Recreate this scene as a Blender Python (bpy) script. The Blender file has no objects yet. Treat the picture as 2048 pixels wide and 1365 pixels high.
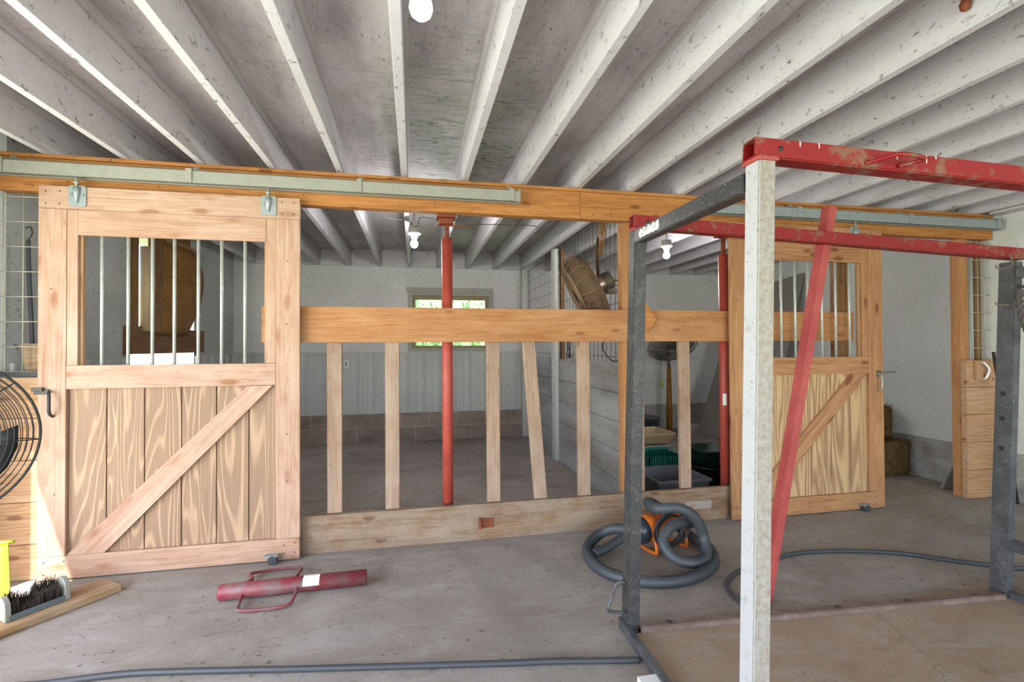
import bpy, bmesh, math, random
from mathutils import Vector, Matrix
random.seed(7)
S = bpy.context.scene
COL = S.collection
PI = math.pi
V = Vector

# ------------------------------------------------------------ camera
cd = bpy.data.cameras.new('camera'); cam = bpy.data.objects.new('camera', cd); COL.objects.link(cam)
S.camera = cam
cd.sensor_width = 36.0; cd.lens = 16.825; cd.clip_start = 0.05; cd.clip_end = 200
YAW, PITCH, ROLL = 0.202074250, 0.0111293411, -0.00515605497
r = V((math.cos(YAW), -math.sin(YAW), 0)); fw = V((math.sin(YAW), math.cos(YAW), 0)); u = V((0, 0, 1))
fw2 = math.cos(PITCH) * fw + math.sin(PITCH) * u; u2 = -math.sin(PITCH) * fw + math.cos(PITCH) * u
r3 = math.cos(ROLL) * r + math.sin(ROLL) * u2; u3 = -math.sin(ROLL) * r + math.cos(ROLL) * u2
m = Matrix((r3, u3, -fw2)).transposed().to_4x4(); m.translation = V((0, 0, 1.35))
cam.matrix_world = m

# ------------------------------------------------------------ world, sun, daylight, exposure
w = bpy.data.worlds.new('sky'); S.world = w; w.use_nodes = True
wn = w.node_tree.nodes; wl = w.node_tree.links
bg = wn['Background']; sk = wn.new('ShaderNodeTexSky'); sk.sky_type = 'NISHITA'
sk.sun_disc = False; sk.sun_elevation = math.radians(58); sk.sun_rotation = math.radians(210)
wl.new(sk.outputs[0], bg.inputs[0]); bg.inputs[1].default_value = 0.8
vs = S.view_settings
vs.view_transform = 'Standard'; vs.look = 'None'; vs.exposure = 0.2; vs.gamma = 1.0; vs.use_curve_mapping = False

def lamp(name, kind, loc, energy, d=None, **k):
    ld = bpy.data.lights.new(name, kind); ld.energy = energy
    for a, b in k.items(): setattr(ld, a, b)
    o = bpy.data.objects.new(name, ld); COL.objects.link(o); o.location = loc
    if d is not None: o.rotation_euler = V(d).to_track_quat('-Z', 'Y').to_euler()
    return o
lamp('sun', 'SUN', (-4, -6, 10), 20.0, (0.3, 0.5, -1.0), angle=math.radians(0.6), color=(1, .96, .90))
# area lamps standing in for daylight: added fill behind, the open side at left
lamp('doorway_fill', 'AREA', (1.6, -3.3, 1.0), 115, (0, 1, 0.45), shape='RECTANGLE', size=6.6, size_y=2.2, color=(1.0, .995, 1.0))
lamp('daylight_side', 'AREA', (-2.75, 0.6, 1.0), 145, (1, 0.25, 0.3), shape='RECTANGLE', size=4.0, size_y=1.9, color=(1.0, .995, 1.0))

# ------------------------------------------------------------ materials
class NT:
    def __init__(s, name):
        s.m = bpy.data.materials.new(name); s.m.use_nodes = True
        s.t = s.m.node_tree; s.b = s.t.nodes['Principled BSDF']
        s.tc = s.t.nodes.new('ShaderNodeTexCoord')
    def n(s, t, **k):
        x = s.t.nodes.new(t)
        for a, b in k.items(): setattr(x, a, b)
        return x
    def L(s, a, b): s.t.links.new(a, b)
    def setv(s, sock, v):
        if hasattr(v, 'is_output') or isinstance(v, bpy.types.NodeSocket): s.L(v, sock)
        else: sock.default_value = v
    def obj(s, scale=(1, 1, 1), rnd=0, world=False):
        mp = s.n('ShaderNodeMapping'); mp.inputs['Scale'].default_value = scale
        if world:
            g = s.n('ShaderNodeNewGeometry'); s.L(g.outputs['Position'], mp.inputs[0])
        else: s.L(s.tc.outputs['Object'], mp.inputs[0])
        if rnd:
            oi = s.n('ShaderNodeObjectInfo'); k = s.n('ShaderNodeMath', operation='MULTIPLY'); k.inputs[1].default_value = rnd
            s.L(oi.outputs['Random'], k.inputs[0]); s.L(k.outputs[0], mp.inputs['Location'])
        return mp.outputs[0]
    def noise(s, vec, scale, detail=4, rough=.55, dist=0):
        x = s.n('ShaderNodeTexNoise'); s.L(vec, x.inputs['Vector'])
        x.inputs['Scale'].default_value = scale; x.inputs['Detail'].default_value = detail
        x.inputs['Roughness'].default_value = rough; x.inputs['Distortion'].default_value = dist
        return x.outputs['Fac']
    def vor(s, vec, scale, feature='F1', rnd=1.0):
        x = s.n('ShaderNodeTexVoronoi', feature=feature); s.L(vec, x.inputs['Vector']); x.inputs['Scale'].default_value = scale
        x.inputs['Randomness'].default_value = rnd
        return x.outputs['Distance']
    def rng(s, v, a, b, c=0, d=1):
        x = s.n('ShaderNodeMapRange'); s.L(v, x.inputs[0])
        for i, q in enumerate((a, b, c, d)): x.inputs[i + 1].default_value = q
        return x.outputs[0]
    def mth(s, op, a, b=0.0):
        x = s.n('ShaderNodeMath', operation=op); s.setv(x.inputs[0], a); s.setv(x.inputs[1], b); return x.outputs[0]
    def mix(s, f, a, b, mode='MIX'):
        x = s.n('ShaderNodeMix', data_type='RGBA', blend_type=mode)
        s.setv(x.inputs[0], f); s.setv(x.inputs[6], a); s.setv(x.inputs[7], b); return x.outputs[2]
    def bump(s, h, st=.2, d=.01):
        x = s.n('ShaderNodeBump'); s.L(h, x.inputs['Height']); x.inputs['Strength'].default_value = st; x.inputs['Distance'].default_value = d
        s.L(x.outputs[0], s.b.inputs['Normal'])
    def fin(s, col, rough=.7, metal=0, spec=.35):
        s.setv(s.b.inputs['Base Color'], col); s.setv(s.b.inputs['Roughness'], rough); s.b.inputs['Metallic'].default_value = metal
        s.b.inputs['Specular IOR Level'].default_value = spec
        return s.m
def C(h, k=1.0):
    h = h.lstrip('#'); o = []
    for i in (0, 2, 4):
        c = int(h[i:i + 2], 16) / 255; o.append((c / 12.92 if c <= .04045 else ((c + .055) / 1.055) ** 2.4) * k)
    return tuple(o) + (1,)

def wood(name, c1, c2, dark='4a2c17', ring=1.0, knots=1.0, weather=0.0, wcol='9a948c', plank=False):
    s = NT(name)
    v = s.obj((1, 1, 1), 9.0)
    a = s.noise(s.obj((.55, 9, 9), 9.0), 1.3, 3, .5, .6)
    wv = s.n('ShaderNodeMath', operation='FRACT'); s.L(s.mth('MULTIPLY', a, 9.0 * ring), wv.inputs[0])
    rg = s.rng(wv.outputs[0], 0.55, 1.0)
    fib = s.noise(s.obj((3, 110, 110), 5.0), 1.0, 3, .6)
    blo = s.noise(s.obj((1.5, 6, 6), 7.0), 1.0, 3)
    col = s.mix(s.rng(blo, .3, .7), C(c1), C(c2))
    col = s.mix(s.mth('MULTIPLY', rg, .42), col, C(dark))
    col = s.mix(s.rng(fib, .42, .68, 0, .38), col, C(dark))
    f2 = s.noise(s.obj((1.2, 38, 38), 4.0), 1.0, 4, .65)
    col = s.mix(s.rng(f2, .54, .66, 0, .35), col, C(dark))
    if knots:
        k = s.vor(s.obj((3.2, 9.0, 9.0), 9.0), 1.0)
        kk = s.rng(k, .13 * knots, .19 * knots, 1, 0)
        halo = s.rng(k, .17 * knots, .27 * knots, .35, 0)
        col = s.mix(halo, col, C('8f5a33')); col = s.mix(s.mth('MULTIPLY', kk, .85), col, C(dark))
    if weather:
        n = s.noise(s.obj((3, 5, 5), 3.0), 1.4, 6, .65)
        col = s.mix(s.rng(n, .38, .62, 0, weather), col, C(wcol))
        n2 = s.noise(s.obj((8, 14, 14), 3.0), 2.4, 5, .7)
        col = s.mix(s.rng(n2, .56, .72, 0, weather * .6), col, C('4b3c30'))
    s.bump(s.mth('ADD', fib, s.mth('MULTIPLY', rg, .4)), .25, .004)
    return s.fin(col, .62, 0, .3)

def plywood(name, c1, c2, contrast=1.0, freq=20.0, lo=.20, hi=.40):
    s = NT(name)
    # rotary cut veneer: long wavy contour bands running along local X, the sheet is jointed every 20 cm
    n = s.noise(s.obj((.42, 4.4, 1), 0), 1.0, 2, .4, .5)
    f = s.n('ShaderNodeMath', operation='FRACT'); s.L(s.mth('MULTIPLY', n, freq), f.inputs[0])
    tri = s.mth('ABSOLUTE', s.mth('SUBTRACT', f.outputs[0], .5))
    band = s.rng(tri, lo, hi)
    blo = s.noise(s.obj((1.2, 3, 1)), 1.7, 4)
    fib = s.noise(s.obj((3, 100, 100)), 1.0, 3, .6)
    col = s.mix(s.mth('MULTIPLY', band, contrast), C(c1), C(c2))
    col = s.mix(s.rng(blo, .4, .7, 0, .35), col, C('9a7458'))
    col = s.mix(s.rng(fib, .4, .7, 0, .25), col, C('5d4634'))
    s.bump(s.mth('ADD', band, fib), .35, .004)
    return s.fin(col, .6)

def paint(name, base, dirt, amt=.4, speck=.6, streak=(1, 1, 1), speckcol='3c342e', rough=.75, seam=None, green=False):
    s = NT(name)
    v = s.obj(streak, 0, True)
    n = s.noise(v, 1.4, 6, .62)
    col = s.mix(s.rng(n, .38, .68, 0, amt), C(base), C(dirt))
    n2 = s.noise(s.obj(tuple(a * 1.0 for a in streak), 0, True), 26, 4, .7, .4)
    col = s.mix(s.rng(n2, .60, .70, 0, speck), col, C(speckcol))
    n3 = s.noise(s.obj((streak[0] * .6, streak[1] * .6, streak[2]), 0, True), 90, 2, .7)
    col = s.mix(s.rng(n3, .62, .74, 0, speck * .5), col, C(speckcol))
    if green:
        # peeled, algae-green stretch of the ceiling sheets
        g = s.n('ShaderNodeNewGeometry'); d = s.n('ShaderNodeVectorMath', operation='DISTANCE')
        mp = s.n('ShaderNodeMapping'); s.L(g.outputs['Position'], mp.inputs[0]); mp.inputs['Scale'].default_value = (1.6, .75, 0)
        s.L(mp.outputs[0], d.inputs[0]); d.inputs[1].default_value = (.30 * 1.6, 3.35 * .75, 0)
        nn = s.noise(s.obj((5, 16, 1), 0, True), 1.5, 5, .7, 1.2)
        mask = s.mth('MULTIPLY', s.rng(d.outputs['Value'], .3, 1.25, 1, 0), s.rng(nn, .36, .58))
        col = s.mix(s.mth('MULTIPLY', mask, .75), col, C('7f8f7a')); col = s.mix(s.mth('MULTIPLY', mask, s.rng(nn, .56, .66, 0, .7)), col, C('3f4a3c'))
    s.bump(n2, .15, .004)
    return s.fin(col, rough, 0, .25)

def metal(name, base, spot, amt=.5, scale=9, rough=.5, met=.0, thr=(.5, .65), speck=None):
    s = NT(name); v = s.obj((1, 1, 1), 3.0)
    n = s.noise(v, scale, 6, .65)
    col = s.mix(s.rng(n, thr[0], thr[1], 0, amt), C(base), C(spot))
    if speck:
        n2 = s.noise(v, 130, 2, .6); col = s.mix(s.rng(n2, .66, .72, 0, .9), col, C(speck))
    s.bump(n, .12, .002)
    return s.fin(col, rough, met, .45)
def flat(name, c, rough=.5, met=0, spec=.5):
    s = NT(name); n = s.noise(s.obj(), 6, 4)
    return s.fin(s.mix(s.rng(n, .3, .8, 0, .25), C(c), C(c, .6)), rough, met, spec)

M = {}
M['door'] = wood('pine_door', 'b39581', 'a6846f', '8a5a3c', 1, 1, .22, 'c9b4a4')
M['header'] = wood('pine_header', 'bd834b', 'ad723c', '7a4519', 1, .8)
M['door2'] = wood('pine_door_amber', 'b88a60', 'aa7c58', '6d3d1c', 1, 1, .15, 'a88468')
M['rail'] = wood('pine_rail', 'b07d50', 'a06c40', '7a4a24', 1.2, .8, .12, 'd0b090')
M['slat'] = wood('pine_slat', 'a88a73', '8e7462', '6a4c38', 1.2, .6, .5, 'a89688')
M['sill'] = wood('pine_sill', '94785e', '7f634a', '4d3420', 1.1, .8, .5, '9c9184')
M['old'] = wood('old_plank', 'a5845f', '94704a', '4f3924', 1, .7, .4, 'a89c8a')
M['stub'] = wood('pine_board', 'b99575', 'b5895f', '70492a', 1, .8, .1)
M['ply'] = plywood('ply_door', '8c705b', 'b5967a', .8, 20, .28, .44)
M['ply2'] = plywood('ply_door_amber', 'c6a67c', '9c7a5a', .9, 17, .14, .36)
M['joist'] = paint('painted_joist', 'c9c5cb', 'a9a3a6', .6, .8, (1, .6, 1))
M['deck'] = paint('painted_deck', 'c9c3c6', '968e90', .85, .85, (3.2, 1, 1), green=True)
M['nail_strip'] = paint('painted_strip', 'bcb7b8', '958e8e', .5, .4)
M['wallp'] = paint('painted_wall', 'd3d2d3', 'b3b1b1', .4, .6)
M['wallr'] = paint('painted_wall_right', 'cfcfcd', 'b5b5b2', .3, .3)
M['walld'] = paint('painted_wall_left', 'b9bcba', '85877f', .5, .7)
M['plankwall'] = paint('weathered_partition', 'a7a5a3', '6f655e', .85, .8, (1, .5, 2.2))
M['tin'] = paint('grey_steel_sheet', 'bfc0be', 'a3a4a2', .35, .2, rough=.5)
M['board_dark'] = wood('dark_board', '8a6236', '73502c', '3a2412', 1, .7, .1)
M['shroud'] = wood('dark_plywood', '9a6d34', '7c5526', '44290f', .6, .2)
M['red'] = metal('red_paint_worn', '7e0509', '74503f', .95, 16, .55, 0, (.52, .62))
M['redmatte'] = metal('red_paint_matte', 'a04642', '8a3032', .7, 6, .6, 0, (.4, .6))
M['redpole'] = metal('red_primer_pole', 'a8473a', '8c342c', .6, 8, .5, 0, (.4, .65), 'd58c84')
M['driver'] = metal('maroon_steel', '7c2a34', '6a5c5a', .8, 7, .5, 0, (.45, .62))
M['black'] = metal('black_steel', '323234', '5a5855', .6, 14, .5, 0, (.5, .7), 'a49c94')
M['blackg'] = metal('grey_black_steel', '3e3f42', '5f6063', .6, 12, .5, 0, (.45, .7), 'a7a39c')
M['strut'] = metal('charcoal_strut', '2c2d31', '504c48', .5, 14, .42, 0, (.5, .7), 'cfcac2')
M['whitep'] = metal('white_post_paint', 'a6a7ab', '857261', .45, 30, .5, 0, (.55, .70), '6b4a35')
M['rail_steel'] = metal('brown_base_rail', '6a5750', '8a7a70', .7, 12, .65, 0, (.45, .65))
M['galv'] = metal('galvanised', '9b9a90', '86877f', .6, 22, .45, .25, (.4, .7), 'c5c9b6')
M['galv2'] = metal('galvanised_blue', '979fa2', '84908f', .6, 22, .42, .3, (.4, .7), 'c5c9c6')
M['bar'] = metal('galvanised_bar', 'b9bcb8', '8f928e', .6, 40, .45, .25, (.4, .7))
M['wire'] = flat('pale_wire', 'b7b2a0', .5, .3)
M['wired'] = flat('dark_wire', '5a554e', .6, .2)
M['iron'] = flat('dark_iron', '3c3a39', .5, .3)
M['blackpl'] = flat('black_plastic', '222427', .45)
M['rubber'] = flat('black_rubber', '3a3d42', .55)
M['hosem'] = flat('grey_hose', '41464b', .55)
M['orange'] = flat('orange_plastic', 'd2691e', .45)
M['cord'] = flat('power_cord', '26282c', .5)
M['bristle'] = flat('bristle', '3a302a', .9)
M['yellow'] = flat('lime_plastic', 'a9b41e', .4)
M['lgrey'] = flat('pale_grey_plastic', '86877d', .5)
M['teal'] = flat('teal_plastic', '0f9a8c', .4)
M['tote'] = flat('grey_tote', '6f7074', .5)
M['beige'] = flat('beige_plastic', 'c9b291', .5)
M['whitepl'] = flat('dirty_white_plastic', 'b9b0a4', .5)
M['dgreen'] = flat('dark_green_tub', '12302c', .4)
M['blacktub'] = flat('black_tub', '17181a', .5)
M['panelg'] = flat('grey_panel', '8b8780', .7)
M['white'] = flat('white_label', 'e2e2e0', .6)
M['pipe'] = flat('grey_conduit', 'a3a7a8', .5)
M['rust'] = metal('rusty_steel', '7a3a1c', '4a2414', .7, 12, .7)
M['fanwire'] = metal('dusty_fan_wire', '8a6e56', '5a4434', .7, 20, .7)
M['fandrum'] = metal('dusty_fan_drum', '45301f', '2c2018', .7, 9, .8)
M['motor'] = metal('motor_grey', '6b5d50', '4f463e', .6, 9, .5, .2)
M['silver'] = flat('silver_band', 'b9a7a4', .25, .8)
M['rope'] = flat('rope_grey', '4c4644', .9)
M['ochre'] = wood('ochre_pole', 'a5742e', '8c5f22', '4d3210', 1, .3)
M['blue'] = flat('blue_grey_plastic', '5a6468', .5)
M['navy'] = flat('navy_black_plastic', '232b36', .35)
M['porcelain'] = flat('porcelain', 'd8d6cf', .3)
M['windowtan'] = paint('window_sash_tan', '9a8d70', '8a7e66', .3, .2)
M['windowgrey'] = paint('window_casing_grey', 'a8a79f', '8f8d85', .3, .3)
M['pinkwall'] = flat('pink_shed', 'cf9f9c', .8)
M['bark'] = flat('bark', '4a3a2a', .9)

def concrete(name, c1, c2, c3, dirt, straw=0.0):
    s = NT(name)
    n = s.noise(s.obj((1, 1.3, 1), 0, True), .9, 8, .62, .5)
    col = s.mix(s.rng(n, .35, .65), C(c1), C(c2))
    n2 = s.noise(s.obj((1.0, 2.2, 1), 0, True), 2.6, 8, .7, .8)
    col = s.mix(s.rng(n2, .48, .68, 0, .6), col, C(c3))
    n3 = s.noise(s.obj((1, 3, 1), 0, True), 7, 6, .75, .6)
    col = s.mix(s.rng(n3, .56, .72, 0, dirt), col, C('4f443b'))
    n4 = s.noise(s.obj((1, 1, 1), 0, True), 70, 3, .7)
    col = s.mix(s.rng(n4, .60, .74, 0, .35), col, C('5a5048'))
    wob = s.noise(s.obj((1, 1, 1), 0, True), 3, 4)
    x = s.n('ShaderNodeVectorMath', operation='ADD'); s.L(s.obj((.42, .42, 0), 0, True), x.inputs[0]); s.L(s.mth('MULTIPLY', wob, .25), x.inputs[1])
    cr = s.n('ShaderNodeTexVoronoi', feature='DISTANCE_TO_EDGE'); s.L(x.outputs[0], cr.inputs[0]); cr.inputs['Scale'].default_value = 1.0
    col = s.mix(s.rng(cr.outputs['Distance'], .0, .0022, .4, 0), col, C('3f3832'))
    s.bump(s.mth('ADD', n3, n4), .25, .004)
    return s.fin(col, .78, 0, .3)
M['floor'] = concrete('aisle_concrete', '9a938d', '877c73', 'a8a29d', .5)
M['stallfloor'] = concrete('stall_dirt', 'ab9e94', '8e8075', 'b0a9a5', .7)
M['mat'] = concrete('chute_floor_board', 'a3917f', '917c68', 'a89f96', .5)
M['found'] = paint('block_foundation', 'a3a09c', '8a8583', .5, .3)

def blocks(name, base, dark, mort):
    s = NT(name)
    g = s.n('ShaderNodeNewGeometry'); sep = s.n('ShaderNodeSeparateXYZ'); s.L(g.outputs['Position'], sep.inputs[0])
    cb = s.n('ShaderNodeCombineXYZ'); s.L(s.mth('ADD', sep.outputs[0], sep.outputs[1]), cb.inputs[0]); s.L(sep.outputs[2], cb.inputs[1])
    br = s.n('ShaderNodeTexBrick'); s.L(cb.outputs[0], br.inputs['Vector'])
    br.inputs['Scale'].default_value = 1.0; br.inputs['Brick Width'].default_value = .406; br.inputs['Row Height'].default_value = .2
    br.inputs['Mortar Size'].default_value = .006; br.inputs['Mortar Smooth'].default_value = .2
    br.inputs['Color1'].default_value = C(base); br.inputs['Color2'].default_value = C(dark); br.inputs['Mortar'].default_value = C(mort)
    n = s.noise(s.obj((1, 1, 1.5), 0, True), 3, 6, .65)
    col = s.mix(s.rng(n, .45, .7, 0, .55), br.outputs['Color'], C('4c3c34'))
    s.bump(br.outputs['Fac'], -.3, .01)
    return s.fin(col, .85, 0, .2)
M['blocks'] = blocks('stall_blocks', '9b8a80', '917e74', 'b5a8a0')
M['blocksg'] = blocks('aisle_blocks', 'a9a6a3', '9d9a98', 'b0aeab')

def emit(name, c, st):
    s = NT(name); s.b.inputs['Base Color'].default_value = c
    s.b.inputs['Emission Color'].default_value = c; s.b.inputs['Emission Strength'].default_value = st
    return s.m
M['bulb'] = emit('lit_bulb', (1, .99, .98, 1), 42)
M['bulb2'] = emit('lit_bulb_stall', (1, .99, .985, 1), 520)
def glass():
    m = bpy.data.materials.new('window_glass'); m.use_nodes = True; b = m.node_tree.nodes['Principled BSDF']
    b.inputs['Base Color'].default_value = (.96, .97, .97, 1); b.inputs['Roughness'].default_value = .05
    b.inputs['Transmission Weight'].default_value = 1; b.inputs['IOR'].default_value = 1.02; return m
M['glass'] = glass()
def leafm():
    s = NT('foliage'); n = s.noise(s.obj((1, 1, 1), 0, True), 9, 4)
    col = s.mix(s.rng(n, .35, .65), C('5d7d50'), C('a3bd8c'))
    return s.fin(col, .6)
M['leaf'] = leafm()
def grassm():
    s = NT('grass'); n = s.noise(s.obj((1, 1, 1), 0, True), 12, 5)
    return s.fin(s.mix(s.rng(n, .3, .7), C('88985f'), C('aab584')), .9)
M['grass'] = grassm()
def hay():
    s = NT('hay'); n = s.noise(s.obj((9, 40, 40), 0), 1.5, 5, .7, 1)
    col = s.mix(s.rng(n, .35, .6), C('4e3b24'), C('7c6440')); n2 = s.noise(s.obj((30, 60, 60)), 1, 3)
    col = s.mix(s.rng(n2, .5, .7, 0, .8), col, C('3a2c1a')); s.bump(n, .8, .02)
    return s.fin(col, .9, 0, .1)
M['hay'] = hay()
M['straw'] = flat('straw_bits', 'a08a60', .9)
M['debris'] = flat('debris', '5b4c3c', .9)

# ------------------------------------------------------------ builders
WM = {}      # world matrix of every object
def link(o, wm, parent=None):
    COL.objects.link(o); WM[o] = wm.copy()
    if parent is not None:
        o.parent = parent; o.matrix_parent_inverse = WM[parent].inverted(); 
        loc, rot, sca = wm.decompose()
    loc, rot, sca = wm.decompose()
    o.location = loc; o.rotation_mode = 'QUATERNION'; o.rotation_quaternion = rot; o.scale = sca
    return o
def tag(o, label=None, cat=None, group=None, kind=None):
    if label: o['label'] = label
    if cat: o['category'] = cat
    if group: o['group'] = group
    if kind: o['kind'] = kind
    return o
def thing(name, label, cat, loc=(0, 0, 0), group=None):
    o = bpy.data.objects.new(name, None); o.empty_display_size = .05
    link(o, Matrix.Translation(V(loc))); return tag(o, label, cat, group)
def mesh_obj(name, bm, mat, wm=None, parent=None, smooth=False):
    me = bpy.data.meshes.new(name); bmesh.ops.recalc_face_normals(bm, faces=bm.faces[:]); bm.to_mesh(me); bm.free()
    for mm in (mat if isinstance(mat, (list, tuple)) else [mat]): me.materials.append(mm)
    if smooth:
        for p in me.polygons: p.use_smooth = True
    o = bpy.data.objects.new(name, me)
    return link(o, wm or Matrix(), parent)
def bcube(bm, lo, hi, bev=0.0, mi=0):
    g = bmesh.ops.create_cube(bm, size=1.0); vs_ = g['verts']
    for v in vs_:
        v.co = V([(lo[i] + hi[i]) / 2 + v.co[i] * (hi[i] - lo[i]) for i in range(3)])
    fs = {f for v in vs_ for f in v.link_faces}
    for f in fs: f.material_index = mi
    if bev > 0:
        bmesh.ops.bevel(bm, geom=list({e for v in vs_ for e in v.link_edges}), offset=bev, segments=2, affect='EDGES', profile=.6)
def frame(p0, p1, side):
    x = (V(p1) - V(p0)).normalized(); y = V(side); y = (y - y.dot(x) * x).normalized(); z = x.cross(y)
    m = Matrix((x, y, z)).transposed().to_4x4(); m.translation = (V(p0) + V(p1)) / 2; return m
def bar(name, p0, p1, a, b, mat, parent=None, side=(0, 0, 1), bev=.002):
    """a board from p0 to p1, width a along 'side', thickness b across; local X is the grain"""
    L = (V(p1) - V(p0)).length; bm = bmesh.new()
    bcube(bm, (-L / 2, -a / 2, -b / 2), (L / 2, a / 2, b / 2), bev)
    return mesh_obj(name, bm, mat, frame(p0, p1, side), parent)
def box(name, lo, hi, mat, parent=None, grain='X', bev=.002):
    lo = V(lo); hi = V(hi); c = (lo + hi) / 2; d = hi - lo
    ax = {'X': 0, 'Y': 1, 'Z': 2}[grain]; e = V((0, 0, 0)); e[ax] = d[ax] / 2
    sd = {'X': (0, 0, 1), 'Y': (0, 0, 1), 'Z': (1, 0, 0)}[grain]; sa = {'X': 2, 'Y': 2, 'Z': 0}[grain]
    oa = ({0, 1, 2} - {ax, sa}).pop()
    return bar(name, c - e, c + e, d[sa], d[oa], mat, parent, sd, bev)
def prism(name, pts, t, mat, wm, parent=None, bev=0):
    """pts in local XY, thickness t along local Z"""
    bm = bmesh.new(); vv = [bm.verts.new((x, y, -t / 2)) for x, y in pts]
    f = bm.faces.new(vv); g = bmesh.ops.extrude_face_region(bm, geom=[f])
    for v in g['geom']:
        if isinstance(v, bmesh.types.BMVert): v.co.z += t
    if bev: bmesh.ops.bevel(bm, geom=bm.edges[:], offset=bev, segments=1, affect='EDGES')
    return mesh_obj(name, bm, mat, wm, parent)
def catm(pts, n=8, closed=False):
    P = [V(p) for p in pts]; o = []; N = len(P)
    rngN = N if closed else N - 1
    for i in range(rngN):
        if closed: a, b, c, d = P[(i - 1) % N], P[i], P[(i + 1) % N], P[(i + 2) % N]
        else: a, b, c, d = P[max(i - 1, 0)], P[i], P[i + 1], P[min(i + 2, N - 1)]
        for k in range(n):
            t = k / n
            o.append(.5 * ((2 * b) + (c - a) * t + (2 * a - 5 * b + 4 * c - d) * t * t + (3 * b - a - 3 * c + d) * t ** 3))
    if not closed: o.append(P[-1])
    return o
def btube(bm, pts, rad, seg=8, closed=False, cap=True, mi=0):
    P = [V(p) for p in pts]; N = len(P); rings = []
    t0 = (P[1] - P[0]).normalized(); nrm = t0.orthogonal().normalized()
    for i in range(N):
        if closed: t = (P[(i + 1) % N] - P[i - 1]).normalized()
        else: t = (P[min(i + 1, N - 1)] - P[max(i - 1, 0)]).normalized()
        nrm = (nrm - nrm.dot(t) * t)
        nrm = nrm.normalized() if nrm.length > 1e-6 else t.orthogonal().normalized()
        bi = t.cross(nrm); rr = rad(i) if callable(rad) else rad
        rings.append([bm.verts.new(P[i] + rr * (math.cos(2 * PI * k / seg) * nrm + math.sin(2 * PI * k / seg) * bi)) for k in range(seg)])
    M_ = N if closed else N - 1
    off = 0
    if closed:   # match the seam
        best = 1e9
        for s_ in range(seg):
            d = (rings[0][s_].co - rings[-1][0].co).length
            if d < best: best = d; off = s_
    for i in range(M_):
        a = rings[i]; b = rings[(i + 1) % N]; o2 = off if (closed and i == N - 1) else 0
        for k in range(seg):
            f = bm.faces.new((a[k], a[(k + 1) % seg], b[(k + 1 + o2) % seg], b[(k + o2) % seg])); f.material_index = mi; f.smooth = True
    if cap and not closed:
        for q in (rings[0][::-1], rings[-1]):
            f = bm.faces.new(q); f.material_index = mi
def tube(name, pts, rad, mat, parent=None, seg=10, closed=False, org=None):
    org = V(org) if org is not None else V(pts[0])
    bm = bmesh.new(); btube(bm, [V(p) - org for p in pts], rad, seg, closed)
    return mesh_obj(name, bm, mat, Matrix.Translation(org), parent)
def axis(p, d):
    z = V(d).normalized(); x = z.orthogonal().normalized(); y = z.cross(x)
    m = Matrix((x, y, z)).transposed().to_4x4(); m.translation = V(p); return m
def lathe(name, prof, mat, wm, parent=None, seg=32, cap=False):
    bm = bmesh.new(); R = []
    for rr, z in prof:
        R.append([bm.verts.new((rr * math.cos(2 * PI * k / seg), rr * math.sin(2 * PI * k / seg), z)) for k in range(seg)])
    for a, b in zip(R, R[1:]):
        for k in range(seg):
            f = bm.faces.new((a[k], a[(k + 1) % seg], b[(k + 1) % seg], b[k])); f.smooth = True
    if cap:
        for q in (R[0], R[-1]):
            try: bm.faces.new(q)
            except Exception: pass
    o = mesh_obj(name, bm, mat, wm, parent)
    return o
def roundrect(cx, cy, hw, hh, rr, n=5):
    o = []
    for sx, sy, a0 in ((1, 1, 0), (-1, 1, 90), (-1, -1, 180), (1, -1, 270)):
        for k in range(n + 1):
            a = math.radians(a0 + 90 * k / n)
            o.append((cx + sx * (hw - rr) + rr * math.cos(a), cy + sy * (hh - rr) + rr * math.sin(a)))
    return o

# ============================================================ THE SETTING
def slab(name, lo, hi, mat, kind='structure'):
    bm = bmesh.new(); bcube(bm, lo, hi); o = mesh_obj(name, bm, mat); 
    if kind: o['kind'] = kind
    return o
YB = 7.12; CZ = 2.742; JZ = 2.507
slab('floor', (-2.6, -3.4, -.15), (5.3, 3.36, 0), M['floor'])
slab('floor', (-2.6, 3.36, -.15), (5.3, 7.4, 0.0), M['stallfloor'])
bm = bmesh.new(); ys = [-3.5, -2.36, -1.16, .06, 1.28, 2.50, 3.67, 4.88, 6.10, 7.4]
for a, b in zip(ys, ys[1:]): bcube(bm, (-2.7, a, CZ), (5.4, b - .004, CZ + .012))
bcube(bm, (-2.7, -3.5, CZ + .013), (5.4, 7.4, CZ + .05))
o = mesh_obj('ceiling', bm, M['deck']); o['kind'] = 'structure'
# back wall with its window opening
WX0, WX1, WZ0, WZ1 = -.02, 1.105, 1.33, 2.10
bm = bmesh.new()
bcube(bm, (-2.6, YB, 1.27), (WX0, YB + .14, CZ)); bcube(bm, (WX1, YB, 1.27), (5.3, YB + .14, CZ))
bcube(bm, (WX0, YB, 1.27), (WX1, YB + .14, WZ0)); bcube(bm, (WX0, YB, WZ1), (WX1, YB + .14, CZ))
bcube(bm, (1.7, YB, .40), (5.3, YB + .14, 1.27))
bcube(bm, (-2.6, YB + .03, .38), (1.7, YB + .14, 1.27))
o = mesh_obj('wall_back', bm, M['wallp']); o['kind'] = 'structure'
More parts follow.
